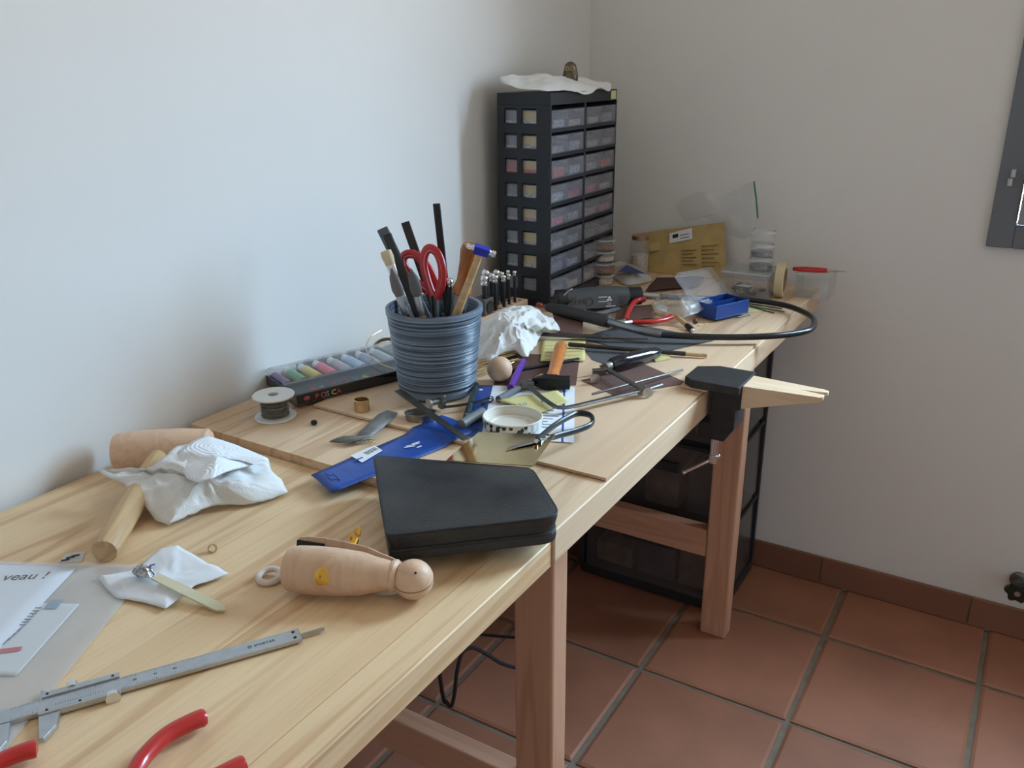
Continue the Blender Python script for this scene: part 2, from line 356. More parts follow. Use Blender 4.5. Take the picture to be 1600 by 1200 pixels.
# lobed hand wheel on the wall by the right edge
k0 = PY(1592, 905, YB)
kn = thing('hand_wheel', 'dark lobed hand wheel of a valve, low on the wall above the skirting', 'valve', T((k0.x, YB, k0.z)) @ RX(R(90)))
pl = []
for i in range(60):
    a = 2*math.pi*i/60; r = .0225*(1+.13*math.cos(6*a)); pl.append((r*math.cos(a), r*math.sin(a)))
M_KNOB = mat('dark green lacquer', (.020, .022, .016), .4)
B().prism(pl, .045, .062).obj('wheel', M_KNOB, kn, bevel=.004)
B().lathe([(.009, .001), (.009, .045)], 14).obj('stem', M_DSTEEL, kn)
B().lathe([(.018, .0005), (.018, .005), (.010, .009)], 20).obj('wall_plate', M_DSTEEL, kn)
B().cyl((0, 0, .061), (0, 0, .066), .006, n=12).obj('screw', M_STEEL, kn)

# ------------------------------------------------------------------ tables on trestles
XFN = 0.5725
t = thing('pine_table', 'nearer pine worktop, honey coloured, with the ring clamp and calliper on it', 'worktop', T((0, 0, NT)))
cuts = [0.001, .058, .132, .205, .275, .348, .413, .471, .535, XFN]
for a, b in zip(cuts, cuts[1:]):
    bb = B().box(a, b, -.78, .6965, -.0315, 0); bb.obj('stave', M_PINE, t, smooth=0, bevel=0 if b < XFN else .0012, seg=1)
t = thing('pine_table', 'farther pale pine worktop standing a little higher, under the plywood sheet and cabinet', 'worktop', T((0, .698, TT)))
cuts = [0.001, .09, .19, .285, .38, .475, XFN+.003]
for a, b in zip(cuts, cuts[1:]):
    bb = B().box(a, b, 0, 1.20, -.040, 0); bb.obj('stave', M_PINE2, t, smooth=0, bevel=0 if b < XFN else .0014, seg=1)
pw = thing('plywood_sheet', 'thin smooth plywood sheet lying on the far worktop under the tools', 'plywood', T((0, 0, TT)))
pc = P(947, 747, PT); pd = P(1191, 532, PT); pl_ = P(495, 637, PT)
B().box(pl_.x-.012, pc.x, pc.y, pd.y, .0012, .005).obj('face_veneer', M_PLY, pw, smooth=0)
B().box(pl_.x-.0115, pc.x-.0005, pc.y+.0005, pd.y-.0005, .0002, .0012).obj('core_veneer', M_PLYEDGE, pw, smooth=0)
def trestle(label, y, zt):
    r = thing('trestle', label, 'trestle', T((0, y, 0)), 'wooden trestles under the worktops')
    for x in (.462, .030):
        lg = B().box(0, .058, 0, .040, 0, zt-.0005); lg.obj('leg', M_LEG, r, T((x, 0, 0)), smooth=0, bevel=.004, seg=2)
    B().box(.088, .4615, .004, .036, .190, .255).obj('rail', M_RAIL, r, smooth=0, bevel=.003)
    B().box(.088, .4615, .004, .036, zt-.075, zt-.001).obj('top_rail', M_RAIL, r, smooth=0, bevel=.003)
    return r
trestle('spruce trestle leg frame in front, under the joint of both worktops', .797, TT-.040)
trestle('spruce trestle at the far end by the smoky drawer tower', 1.590, TT-.040)
trestle('spruce trestle under the near end of the honey pine worktop', -.55, NT-.0315)
# cables hanging below the table
def hung_cable(pts, r, label):
    zu = TT-.0405; a, z = pts[0].copy(), pts[-1].copy()
    path = [Vector((a.x-.03, a.y, zu)), Vector((a.x-.022, a.y, (a.z+zu)/2))]+pts+[Vector((z.x+.012, z.y, z.z+.05)), Vector((z.x+.014, z.y, (z.z+zu)/2+.05)), Vector((z.x+.014, z.y, zu))]
    tag(B().tube(smooth_path(path, 8), r, 8).obj('power_cable', M_BLACK), label, 'cable')
hung_cable([PY(690, 1075, .95), PY(698, 1097, .95), PY(705, 1103, .95), PY(710, 1085, .95), PY(714, 1050, .955), PY(722, 1020, .965), PY(738, 1012, .98), PY(760, 1022, 1.0), PY(785, 1037, 1.02), PY(812, 1044, 1.05), PY(840, 1042, 1.06)], .0035, 'black power cable sagging in a loop under the near worktop')
hung_cable([PY(700, 984, 1.13), PY(740, 990, 1.12), PY(780, 994, 1.12), PY(815, 996, 1.12), PY(842, 992, 1.12)], .003, 'thin black cable running level behind the front trestle leg')
# smoky drawer tower under the far end
M_SMOKE = clear('smoky translucent plastic', (.10, .095, .10), .55, .2, .15)
M_DARKP = mat('anthracite plastic', (.028, .028, .032), .5)
TX0, TX1, TY0, TY1 = .115, .487, 1.672, 1.915
tw = thing('drawer_tower', 'smoky plastic drawer tower standing on the floor against the back wall', 'drawer tower', T((TX0, TY0, 0)))
w_, d_, h_ = TX1-TX0, TY1-TY0, .640
B().prism(round_rect(0, w_, 0, d_, .02), .004, .028).obj('base', M_DARKP, tw)
B().prism(round_rect(0, w_, 0, d_, .02), h_-.022, h_).obj('top', M_DARKP, tw, bevel=.004)
for (x, y) in ((.0, .0), (w_-.016, .0), (0, d_-.016), (w_-.016, d_-.016)):
    B().box(x+.002, x+.014, y+.002, y+.014, .028, h_-.022).obj('post', M_DARKP, tw, smooth=0)
M_C1 = mat('stored beige cloth', srgb(176, 150, 130), .9, var=.2, vscale=25); M_C2 = mat('stored grey card', srgb(120, 116, 118), .8, var=.2, vscale=20)
for k in range(3):
    z0 = .032+k*.196; z1 = z0+.178
    pr = round_rect(.018, w_-.004, -.006, d_-.02, .015)
    dr = B()
    n = len(pr)
    dr.add([(x, y, z0) for x, y in pr]+[(x*.985+.003, y, z1) for x, y in pr], [tuple(range(n))[::-1]]+[(i, (i+1) % n, n+(i+1) % n, n+i) for i in range(n)])
    do = dr.obj('drawer', M_SMOKE, tw)
    rm = B().tube([(x, y, z1) for x, y in pr], .0045, 6, closed=True); rm.obj('rim', M_DARKP, do)
    B().box(.12, .25, -.014, -.006, z0+.11, z0+.135).obj('handle', M_DARKP, do, smooth=0, bevel=.003)
    rr = random.Random(40+k)
    for q in range(3):
        x = .03+q*.11+rr.uniform(0, .02)
        B().box(x, x+rr.uniform(.06, .1), .02, .17, z0+.004, z0+rr.uniform(.06, .12), RZ(0)).obj('stored_pack', (M_C1, M_C2)[(q+k) % 2], do, smooth=0, bevel=.006)
# ------------------------------------------------------------------ soft sheets
def crumple(outline, centre, rings=10, seed=0, amp=.006, freq=40.0, floor_z=None, dense=6, ridged=True, linear=False):
    """a sheet whose rim runs through outline (3-D points) and whose middle rises to centre; folded by ridged noise"""
    rim = [p.lerp(q, k/dense) for p, q in zip(outline, outline[1:]+outline[:1]) for k in range(dense)] if linear else smooth_path(outline+[outline[0]], dense)[:-1]; n = len(rim); c = Vector(centre); v = []; f = []; off = Vector((seed*13.7, seed*5.1, 0))
    def dz(p, k):
        q = p*freq+off; a = noise.noise(q); b = noise.noise(q*2.3+Vector((9, 2, 0)))
        h = (1-2*abs(a)) + .5*(1-2*abs(b)) if ridged else a+.5*b
        return amp*h*k
    for k in range(rings):
        t = k/rings
        for p in rim:
            q = p.lerp(c, t); e = math.sin(min(1, t*1.6)*math.pi/2)
            q = q+Vector((0, 0, (1-(1-t)**2)*0+dz(q, .35+.65*e)))
            if floor_z is not None and q.z < floor_z: q.z = floor_z+.0004*k/rings
            v.append(q)
    v.append(c+Vector((0, 0, dz(c, 1))))
    for k in range(rings-1):
        for i in range(n): f.append((k*n+i, k*n+(i+1) % n, (k+1)*n+(i+1) % n, (k+1)*n+i))
    for i in range(n): f.append(((rings-1)*n+i, (rings-1)*n+(i+1) % n, rings*n))
    b = B(); b.v = [tuple(x) for x in v]; b.f = f; return b
def local(b, M):                              # world vertices -> local to M
    I = M.inverted(); b.v = [tuple(I @ Vector(v)) for v in b.v]; return b
def flat_poly(name, label, cat, px, z, th, m, group=None, parent=None, smooth=0, curl=0.0, seed=1):
    """a thin sheet lying at height z whose corners are seen at px; curl lifts it a little unevenly"""
    pts = [P(x, y, z) for x, y in px]; c = sum(pts, Vector())/len(pts)
    M = T(c)
    if curl:
        n = 12
        if len(pts) == 4:
            b = B(); v = []; f = []
            for i in range(n+1):
                for j in range(n+1):
                    a = pts[0].lerp(pts[1], i/n); d = pts[3].lerp(pts[2], i/n); q = a.lerp(d, j/n)
                    q.z += th/2+curl*(.5+.5*noise.noise(q*14+Vector((seed*7, 0, 0))))
                    v.append(q)
            for i in range(n):
                for j in range(n): f.append((i*(n+1)+j, (i+1)*(n+1)+j, (i+1)*(n+1)+j+1, i*(n+1)+j+1))
            b.v = [tuple(q) for q in v]; b.f = f; local(b, M); o = b.obj(name, m, parent, M if parent is None else None, smooth=40, solid=th)
            return tag(o, label, cat, group) if label else o
    b = B().prism([(p.x-c.x, p.y-c.y) for p in pts], 0, th)
    o = b.obj(name, m, parent, M, smooth=smooth)
    return tag(o, label, cat, group) if label else o

# ------------------------------------------------------------------ nearer worktop
# mallet
he = P(163, 862, NT+.0135); hh = P(252, 712, NT+.024); hd = (hh-he); hd.z = 0; hd.normalize()
hc = hh+hd*.012; hc.z = NT+.0262
mt = thing('mallet', 'wooden mallet with round head and handle lying by the left wall', 'mallet', frame_xy((he.x, he.y, NT), (hc.x, hc.y, NT)))
Lh = (Vector((hc.x, hc.y, 0))-Vector((he.x, he.y, 0))).length
hp = [(Lh*t, 0, .0137+(.0262-.0137)*t) for t in (0, .015, .3, .6, .9, 1.0)]
B().tube(hp, [.0125, .0137, .0137, .0137, .0128, .0110], 20).obj('handle', M_HANDLE, mt)
B().lathe([(.001, -.058), (.021, -.058), (.0238, -.055), (.0262, -.02), (.0262, .02), (.0238, .055), (.021, .058), (.001, .058)], 28, T((Lh, 0, .0264)) @ RX(R(90))).obj('head', M_BEECH, mt)
# sheet of kitchen paper over the mallet
def Q(lst): return [P(x, y, NT+h) for x, y, h in lst]
out = Q([(153, 738, .034), (180, 733, .040), (205, 735, .040), (228, 735, .044), (252, 722, .052), (268, 706, .056), (285, 697, .052), (320, 690, .044), (360, 700, .034), (420, 722, .020), (424, 738, .012), (440, 752, .006), (450, 771, .003), (425, 782, .002), (398, 790, .002), (360, 790, .004), (330, 794, .006), (300, 806, .005), (264, 823, .003), (243, 815, .004), (228, 795, .014), (215, 775, .024), (192, 758, .030), (172, 750, .034)])
cc = P(318, 752, NT+.034); MM = T((cc.x, cc.y, NT))
kp = thing('paper_towel', 'torn sheet of white kitchen paper draped over the mallet handle', 'paper towel', MM)
local(crumple(out, cc, 14, 3, .0065, 40, NT+.0012, linear=True), MM).obj('sheet', M_TISSUE, kp, smooth=50, solid=.0005)
M_EMB = mat('embossed kitchen paper', (.84, .85, .87), .95)
n_ = M_EMB.node_tree.nodes; l_ = M_EMB.node_tree.links
tcn = n_.new('ShaderNodeTexCoord'); vo = n_.new('ShaderNodeTexVoronoi'); vo.inputs['Scale'].default_value = 22; l_.new(tcn.outputs['Object'], vo.inputs[0])
mm_ = n_.new('ShaderNodeMath'); mm_.operation = 'MULTIPLY'; mm_.inputs[1].default_value = 60; l_.new(vo.outputs['Distance'], mm_.inputs[0])
si = n_.new('ShaderNodeMath'); si.operation = 'SINE'; l_.new(mm_.outputs[0], si.inputs[0])
bu = n_.new('ShaderNodeBump'); bu.inputs['Strength'].default_value = .22; bu.inputs['Distance'].default_value = .002; l_.new(si.outputs[0], bu.inputs['Height']); l_.new(bu.outputs[0], n_['Principled BSDF'].inputs['Normal'])
out2 = Q([(276, 725, .048), (280, 706, .058), (300, 690, .058), (322, 681, .054), (372, 697, .044), (419, 717, .034), (421, 731, .024), (398, 726, .030), (360, 736, .044), (330, 748, .050), (310, 755, .046), (294, 750, .042)])
local(crumple(out2, P(340, 716, NT+.056), 9, 5, .0022, 30, linear=True), MM).obj('embossed_fold', M_EMB, kp, smooth=60, solid=.0005)
# white scrap and transparent folder
scr = Q([(152, 902, .003), (180, 897, .003), (215, 890, .003), (232, 872, .005), (250, 858, .007), (278, 853, .008), (300, 866, .006), (324, 881, .005), (340, 886, .004), (358, 897, .004), (330, 908, .004), (304, 916, .004), (277, 938, .004), (259, 952, .004), (240, 946, .003), (222, 942, .002), (182, 935, .002), (165, 920, .002)])
sc_c = P(262, 903, NT+.005); MM = T((sc_c.x, sc_c.y, NT))
sp_ = thing('paper_scrap', 'creased scrap of white paper sticking out of the transparent folder', 'paper', MM)
local(crumple(scr, sc_c, 9, 8, .0022, 34, NT+.0008, linear=True), MM).obj('scrap_sheet', M_PAPER, sp_, smooth=25, solid=.0003)
M_VIOLET = mat('violet ink', (.06, .02, .22), .7)
for q, (x, y) in enumerate(((232, 886), (238, 883), (229, 889))):
    w0 = P(x, y, NT+.0078)-Vector((sc_c.x, sc_c.y, NT)); B().box(-.0025, .0025, -.0007, .0007, 0, .0006, T(w0) @ RZ(.6+q*.5)).obj('ink_mark', M_VIOLET, sp_, smooth=0)
fc = P(239, 886, NT); fl = P(0, 880, NT); fd = P(68, 1100, NT)
Mf = frame_xy((fc.x, fc.y, NT), fl); dl = (Mf.inverted() @ fd)
fo = thing('document_folder', 'transparent plastic folder with white sheets at the left edge', 'folder', Mf)
s_ = 1 if dl.y > 0 else -1
sk = dl.x/dl.y
def fsheet(x0, x1, y0, y1, z, m, name, th=.0003, curl=.0, sd=0):
    b = B(); v = []; f = []; n = 16
    for i in range(n+1):
        for j in range(n+1):
            y = (y0+(y1-y0)*j/n); x = x0+(x1-x0)*i/n+sk*y
            v.append((x, y, z+curl*(.5+.5*noise.noise(Vector((x*9, y*9, sd))))))
    for i in range(n):
        for j in range(n): f.append((i*(n+1)+j, (i+1)*(n+1)+j, (i+1)*(n+1)+j+1, i*(n+1)+j+1))
    b.v = v; b.f = f; return b.obj(name, m, fo, smooth=60, solid=0 if 'film' in name else th)
Lx, Ly = .40, dl.y*1.55
fsheet(0, Lx, 0, Ly, .0012, M_FROST, 'back_film', .0002)
fsheet(.075, Lx-.01, Ly*.02, Ly*.97, .0022, M_PAPER, 'white_sheet', .0003)
lab = fsheet(.040, .080, Ly*.22, Ly*.55, .0017, mat('thin label paper', (.74, .75, .75), .8), 'label_sheet', .0002)
fsheet(0, Lx, 0, Ly, .0028, M_FILM, 'front_film', .0002, .0012)
def fold_mark(x, y, w, h, m, z=.0024, rz=0): B().box(-w/2, w/2, -h/2, h/2, 0, .0001, T((x+sk*y, y, z)) @ RZ(rz)).obj('print_mark', m, fo, smooth=0)
fi = Mf.inverted()
def fpix(px, py): v = fi @ P(px, py, NT+.0026); return v
for i in range(7):
    v = fpix(36+i*4, 976-i*4.4); B().box(-.0030, .0030, -.0006-.0003*(i % 3), .0006, 0, .0001, T((v.x, v.y, .0026)) @ RZ(math.atan2(dl.y, dl.x)+1.57)).obj('bar_print', M_GREYINK, fo, smooth=0)
for i in range(4):
    v = fpix(10+i*8, 1002-i*7); B().box(-.005, .005, -.0005, .0005, 0, .0001, T((v.x, v.y, .0026)) @ RZ(math.atan2(dl.y, dl.x))).obj('text_line', M_GREYINK, fo, smooth=0)
v = fpix(84, 944); B().box(-.007, .007, -.006, .006, 0, .0001, T((v.x, v.y, .0026)) @ RZ(math.atan2(dl.y, dl.x))).obj('stamp_print', mat('pale blue ink', (.30, .38, .48), .7), fo, smooth=0)
v = fpix(2, 1017); B().box(-.016, .016, -.003, .003, 0, .0001, T((v.x, v.y, .0026)) @ RZ(.25)).obj('red_strip', mat('red print', (.65, .12, .12), .7), fo, smooth=0)
a_ = fpix(0, 907); b_ = fpix(40, 905)
text('handwriting', 'veau !', .0180, M_INK, fo, T((a_.x, a_.y, .00255)) @ RZ(math.atan2(b_.y-a_.y, b_.x-a_.x)), shear=.15)
# tiny printed bag beside the mallet handle
bg_ = thing('small_bag', 'tiny clear printed bag peeping out above the folder by the mallet handle', 'bag', T(P(118, 874, NT)))
o_ = P(118, 874, NT)
local(B().prism([(p.x, p.y) for p in (P(92, 880, NT), P(104, 866, NT), P(134, 863, NT), P(128, 879, NT))], NT+.0004, NT+.0011), T(o_)).obj('film', M_FROST, bg_, smooth=0)
for x, y in ((102, 875), (110, 871), (118, 868)): local(B().box(-.004, .004, -.0015, .0015, 0, .0002, T(P(x, y, NT+.0012)) @ RZ(.9)), T(o_)).obj('print_mark', M_INK, bg_, smooth=0)
# pale spatula with crumpled foil at its end
a = P(243, 904, NT+.010); b = P(352, 954, NT+.003); Ms = frame_xy((a.x, a.y, NT), (b.x, b.y, NT)); L = (Vector((b.x-a.x, b.y-a.y, 0))).length
sp2 = thing('plastic_spatula', 'pale yellow translucent spatula with crumpled foil tip beside the paper scrap', 'spatula', Ms)
n = 14; pts = []
for i in range(n+1):
    t = i/n; w = .0048*(1+.15*math.sin(t*3)) if t < .93 else .0048*math.sqrt(max(.02, 1-((t-.93)/.07)**2))
    pts.append((L*t, w, .0095*(1-t)+.0022))
bb = B()
for x, w, z in pts: bb.v += [(x, -w, z), (x, w, z), (x, w, z+.0018), (x, -w, z+.0018)]
for i in range(n):
    k = i*4
    for (p, q) in ((0, 1), (1, 2), (2, 3), (3, 0)): bb.f.append((k+p, k+q, k+4+q, k+4+p))
bb.f += [(3, 2, 1, 0), (n*4, n*4+1, n*4+2, n*4+3)]
bb.obj('blade', mat('pale yellow silicone', srgb(232, 224, 190), .35, trans=.25), sp2)
fo_o = [Vector((-.016+.014*math.cos(t), .0075*math.sin(t), .0105)) for t in [2*math.pi*i/10 for i in range(10)]]
crumple(fo_o, Vector((-.014, 0, .017)), 6, 2, .004, 190).obj('foil_tip', mat('crumpled foil', (.45, .46, .48), .25, 1.0, var=.5, vscale=300), sp2, smooth=20, solid=.0004)
# brass crimp, white ring
v = P(333, 862, NT); cz = thing('brass_crimp', 'tiny brass crimp ring lying alone on the honey pine worktop', 'ring', T((v.x, v.y, NT+.0040)) @ RZ(.4) @ RX(R(70)))
B().lathe([(.0042, -.0022), (.0046, -.001), (.0046, .0018), (.0040, .0024), (.0036, .0018), (.0036, -.0018), (.0042, -.0022)], 20).obj('crimp_band', M_BRASS, cz)
v = P(422, 906, NT); wr = thing('wooden_ring', 'small off white ring lying beside the ring clamp', 'ring', T((v.x, v.y, NT+.0046)) @ RZ(.5) @ RX(R(7)))
B().ring((0, 0, 0), .0105, .0032, n=36, m=12).obj('ring_body', mat('off white ring', srgb(222, 208, 198), .5, var=.05), wr)

# ring clamp
ra = P(455, 884, NT+.02); rb = P(640, 908, NT+.018)
Mr = frame_xy((ra.x, ra.y, NT), (rb.x, rb.y, NT)); Lr = (Vector((rb.x-ra.x, rb.y-ra.y, 0))).length
rc = thing('ring_clamp', 'turned beech ring clamp with ball end and brass screw', 'ring clamp', Mr)
prof = [(.0005, 0), (.0165, .0), (.0205, .0025), (.0225, .012), (.0232, .03), (.0226, .05), (.0205, .075), (.0172, Lr*.72), (.0148, Lr*.82), (.0135, Lr-.017)]
Max = T((0, 0, .0225)) @ RY(R(90))        # lathe z -> local x
for sgn in (-1, 1):
    hf = B(); 
    a0 = 0 if sgn > 0 else math.pi
    hf.lathe(prof[1:], 16, None, a0, a0+math.pi)
    Mh = T((Lr, 0, 0)) @ RZ(sgn*-.070) @ T((-Lr, sgn*.0008, 0)) @ T((0, 0, .0232)) @ RX(R(-22)) @ RY(R(90)) 
    hf.obj('jaw', M_BEECH, rc, Mh, smooth=40)
    pad = B().box(.001, .030, 0, .0022, -.018, .018); 
    Mp = T((Lr, 0, 0)) @ RZ(sgn*-.070) @ T((-Lr, sgn*.0008, 0)) @ T((0, 0, .0232)) @ RX(R(-22)) @ Matrix.Diagonal((1, -sgn, 1, 1))
    pad.obj('leather_pad', M_RUBBER, rc, Mp, smooth=0)
bl = B(); bl.lathe([(.0125, Lr-.019), (.0150, Lr-.016), (.0152, Lr-.013), (.0128, Lr-.010)], 28, Max)
bl.ball((Lr+.004, 0, .0205), .0190, 28)
bo = bl.obj('ball', M_BEECH, rc)
gl_ = B().ring((Lr+.004, 0, .0205), .01885, .0004, RX(R(8)), 40, 5); gl_.obj('split_line', M_INK, bo)
B().cyl((Lr+.010, -.0105, .0345), (Lr+.0103, -.011, .0352), .0012, n=10).obj('pin_hole', M_INK, bo)
sd = Vector((0, -1, -.05)).normalized()
B().lathe([(.0085, 0), (.0085, .0018), (.006, .0040), (.0008, .0048)], 22, frame_axis(Vector((.044, -.0246, .030)), Vector((.044, -.0346, .0345)))).obj('brass_screw', M_GILT, rc)
wg = B(); wg.cyl((.056, .020, .034), (.056, .029, .039), .0035, n=12)
for sg in (-1, 1): wg.ball((.056+sg*.0032, .029, .044+sg*.004), .0060, 12, .55, .3, 1.0)
wg.obj('wing_nut', M_GILT, rc)
B().cyl((.044, -.020, .029), (.056, .024, .036), .0022, n=10).obj('screw_rod', M_BRASS, rc)

# vernier calliper
ca = P(10, 1127, NT); cb_ = P(470, 997, NT)
Mc = frame_xy((ca.x, ca.y, NT+.0005), (cb_.x, cb_.y, NT)); Mci = Mc.inverted()
def cx(px, py): return (Mci @ P(px, py, NT+.004))
Lc = (Mci @ cb_).x
cal = thing('vernier_calliper', 'satin steel vernier calliper lying across the near worktop', 'calliper', Mc)
hw = .0082
B().box(-.006, Lc, -hw, hw, .001, .0048).obj('beam', M_SATIN, cal, smooth=0, bevel=.0005)
B().prism([(-.012, -hw-.001), (.004, -hw-.001), (.003, -.030), (-.0035, -.040), (-.006, -.040), (-.014, -.018)], .001, .0048).obj('fixed_jaw', M_SATIN, cal, smooth=0, bevel=.0004)
B().prism([(-.010, hw), (-.0045, hw), (-.005, .016), (-.011, .0215), (-.013, .0205)], .0018, .0042).obj('fixed_inside_jaw', M_SATIN, cal, smooth=0)
s0 = cx(66, 1090).x-.002; s1 = cx(188, 1066).x
sl = B().box(s0, s1, -hw-.0042, -hw+.0002, .0008, .0062); sl.box(s0+.002, s1, hw-.0002, hw+.0062, .0008, .0062); sl.box(s0, s1, -hw-.002, -hw+.0045, .0049, .0064)
slo = sl.obj('slider', M_SATIN, cal, smooth=0, bevel=.0005)
B().prism([(s0, -hw-.0035), (s0+.0155, -hw-.0035), (s0+.0125, -.028), (s0+.004, -.040), (s0+.0012, -.040)], .001, .005).obj('sliding_jaw', M_SATIN, slo, smooth=0, bevel=.0004)
B().prism([(s0+.0005, hw), (s0+.009, hw+.001), (s0+.004, .018), (s0+.0012, .0215)], .0018, .0042).obj('inside_jaw', M_SATIN, slo, smooth=0)
for x, y, r in ((s0+.4*(s1-s0), hw+.0085, .0042),): B().cyl((x, hw+.004, .0035), (x, hw+.011, .0035), r, n=16).obj('lock_screw', M_CHROME, slo)
B().cyl((s1-.006, -hw-.0035, .0035), (s1-.006, -hw-.0075, .0035), .0058, n=18).obj('thumb_wheel', M_CHROME, slo)
for x, y in ((s0+.006, -hw-.001), (s0+.5*(s1-s0), -hw-.001), (s1-.005, -hw-.001), (s0+.006, hw+.003), (s1-.005, hw+.003)): B().cyl((x, y, .0060), (x, y, .0066), .0011, n=10).obj('screw', M_INK, slo)
B().box(Lc, Lc+.021, -.0022, .0012, .0018, .0036).obj('depth_rod', M_STEEL, cal, smooth=0, bevel=.0004)
for y in (-.0042, .0042): B().cyl((Lc-.0055, y, .0046), (Lc-.0055, y, .0052), .0015, n=12).obj('screw', M_INK, cal)
tk = B(); x = .004; i = 0
while x < Lc-.075:
    h = .0034 if i % 10 == 0 else (.0026 if i % 5 == 0 else .0017)
    if not (s0-.001 < x < s1+.001): tk.box(x-.00011, x+.00011, -hw+.0005, -hw+.0005+h, .0048, .00488)
    tk.box(x-.00011, x+.00011, hw-.0005-h, hw-.0005, .0048, .00488)
    x += .0015; i += 1
x = s0+.012
while x < s1-.012: tk.box(x-.00011, x+.00011, -hw+.0012, -hw+.0038, .0064, .00647); x += .0018
tk.obj('scale_marks', M_INK, cal, smooth=0)['kind'] = 'stuff'
x = .0; i = 0
for i in range(1, 9):
    if s1 < .0155*i < Lc-.078: text('scale_number', str(i*10 % 100), .0032, M_INK, cal, T((.0155*i, -.001, .00485)), 'CENTER')
text('maker_name', 'SPORTAR', .0042, M_INK, cal, T((Lc-.040, -.0012, .00485)))
B().ring((Lc-.0435, .0002, .00487), .0014, .0003, n=18, m=4).obj('maker_mark', M_INK, cal)
# red handled pliers at the bottom edge
def handle(pts, rmax, par, Mi, name='grip'):
    pp = smooth_path(pts, 5); k = len(pp); rr = []
    for i in range(k):
        t = i/(k-1); rr.append(rmax*(math.sqrt(min(1, t/.06+.02)) if t < .06 else 1)*(1-.18*t))
    B().tube([Mi @ p for p in pp], rr, 14, flat=.9).obj(name, M_RED, par)
def zz(px, py, h): return P(px, py, NT+h)
pv = zz(150, 1330, .010); Mp = T((pv.x, pv.y, NT)); Mpi = Mp.inverted()
p1 = thing('pliers', 'pair of pliers with curved red handles at the bottom edge below the calliper', 'pliers', Mp)
handle([zz(324, 1119, .009), zz(300, 1128, .010), zz(262, 1148, .010), zz(232, 1175, .010), zz(212, 1203, .010), zz(185, 1265, .010)], .0074, p1, Mpi)
handle([zz(384, 1193, .009), zz(360, 1204, .010), zz(300, 1235, .010), zz(240, 1270, .010), zz(205, 1295, .010)], .0074, p1, Mpi)
jb = B(); 
for a, b, c in (((185, 1265), (150, 1330), (90, 1400)), ((205, 1295), (150, 1330), (75, 1385))):
    jb.tube([Mpi @ zz(*a, .010), Mpi @ zz(*b, .010), Mpi @ zz(*c, .009)], [.005, .0075, .002], 10)
jb.cyl((0, 0, .004), (0, 0, .0175), .006, n=16); jb.obj('jaws', M_STEEL, p1)
pv = zz(-130, 1270, .010); Mp = T((pv.x, pv.y, NT)); Mpi = Mp.inverted()
p2 = thing('pliers', 'pair of pliers, only one red grip tip showing in the bottom left corner', 'pliers', Mp)
handle([zz(60, 1169, .009), zz(36, 1175, .010), zz(0, 1190, .010), zz(-50, 1218, .010), zz(-90, 1245, .010)], .0072, p2, Mpi)
handle([zz(40, 1255, .009), zz(0, 1262, .010), zz(-50, 1268, .010), zz(-90, 1270, .010)], .0072, p2, Mpi)
jb = B()
for a, b, c in (((-90, 1245), (-130, 1270), (-190, 1300)), ((-90, 1270), (-130, 1270), (-195, 1290))):
    jb.tube([Mpi @ zz(*a, .010), Mpi @ zz(*b, .010), Mpi @ zz(*c, .009)], [.005, .0075, .002], 10)
jb.cyl((0, 0, .004), (0, 0, .0175), .006, n=16); jb.obj('jaws', M_STEEL, p2)
# ------------------------------------------------------------------ far worktop, left side
# spool of wire
v = P(431, 651, TT)
sp_ = thing('wire_spool', 'white plastic spool wound with silvery wire, by the left wall', 'spool', T((v.x, v.y, TT)))
rz = .0285; hz = up_at(428, 616, v).z-TT
B().lathe([(.010, 0), (rz, 0), (rz+.0008, .0012), (rz, .0026), (.010, .0026)], 36).obj('bottom_flange', M_WHITEP, sp_)
B().lathe([(.0075, hz-.0026), (rz, hz-.0026), (rz+.0008, hz-.0012), (rz, hz), (.0075, hz), (.0075, hz-.0026)], 36).obj('top_flange', M_WHITEP, sp_)
B().lathe([(.0074, .002), (.0095, .002), (.0095, hz-.001), (.0074, hz-.001), (.0074, .002)], 24).obj('hub', M_WHITEP, sp_)
pr = [(.0098, .0027)]
k = 22
for i in range(k):
    z = .003+(hz-.0065)*i/k; r = .0185+.0008*math.sin(i*1.7)
    pr += [(r-.0006, z), (r+.0004, z+(hz-.0065)/k*.5)]
pr.append((.0098, hz-.0028))
B().lathe(pr, 32).obj('wire_winding', mat('grey wire', (.25, .24, .21), .45, .35, var=.2, vscale=120), sp_, smooth=60)
# marker set
A = P(466, 640, TT); Bq = P(628, 599, TT); Mm = frame_xy((A.x, A.y, TT+.0005), (Bq.x, Bq.y, TT)); Lm = .205
bx_ = Mm.inverted() @ P(424, 596, TT); dm = max(.05, bx_.y)
ms = thing('marker_box', 'black box of coloured paint markers with clear lid, against the left wall', 'marker set', Mm @ T((0, 0, .0052)))
hm = .0155
tb = B().box(0, Lm, 0, dm, 0, .0015); tb.box(0, Lm, 0, .0015, .0015, hm); tb.box(0, Lm, dm-.0015, dm, .0015, hm); tb.box(0, .0015, .0015, dm-.0015, .0015, hm); tb.box(Lm-.0015, Lm, .0015, dm-.0015, .0015, hm)
tb.obj('tray', M_GBLACK, ms, smooth=0, bevel=.0006)
cardm = mat('glossy black print', (.03, .03, .035), .25)
B().box(.002, Lm-.002, .0008, dm*.42, hm, hm+.0008).obj('printed_card', cardm, ms, smooth=0)
cols = [((.16, .10, .30), 'violet'), ((.12, .42, .22), 'green'), ((.80, .62, .16), 'yellow'), ((.85, .10, .20), 'pink'), ((.45, .44, .46), 'grey'), ((.40, .55, .75), 'light blue'), ((.32, .34, .42), 'slate'), ((.50, .50, .50), 'silver')]
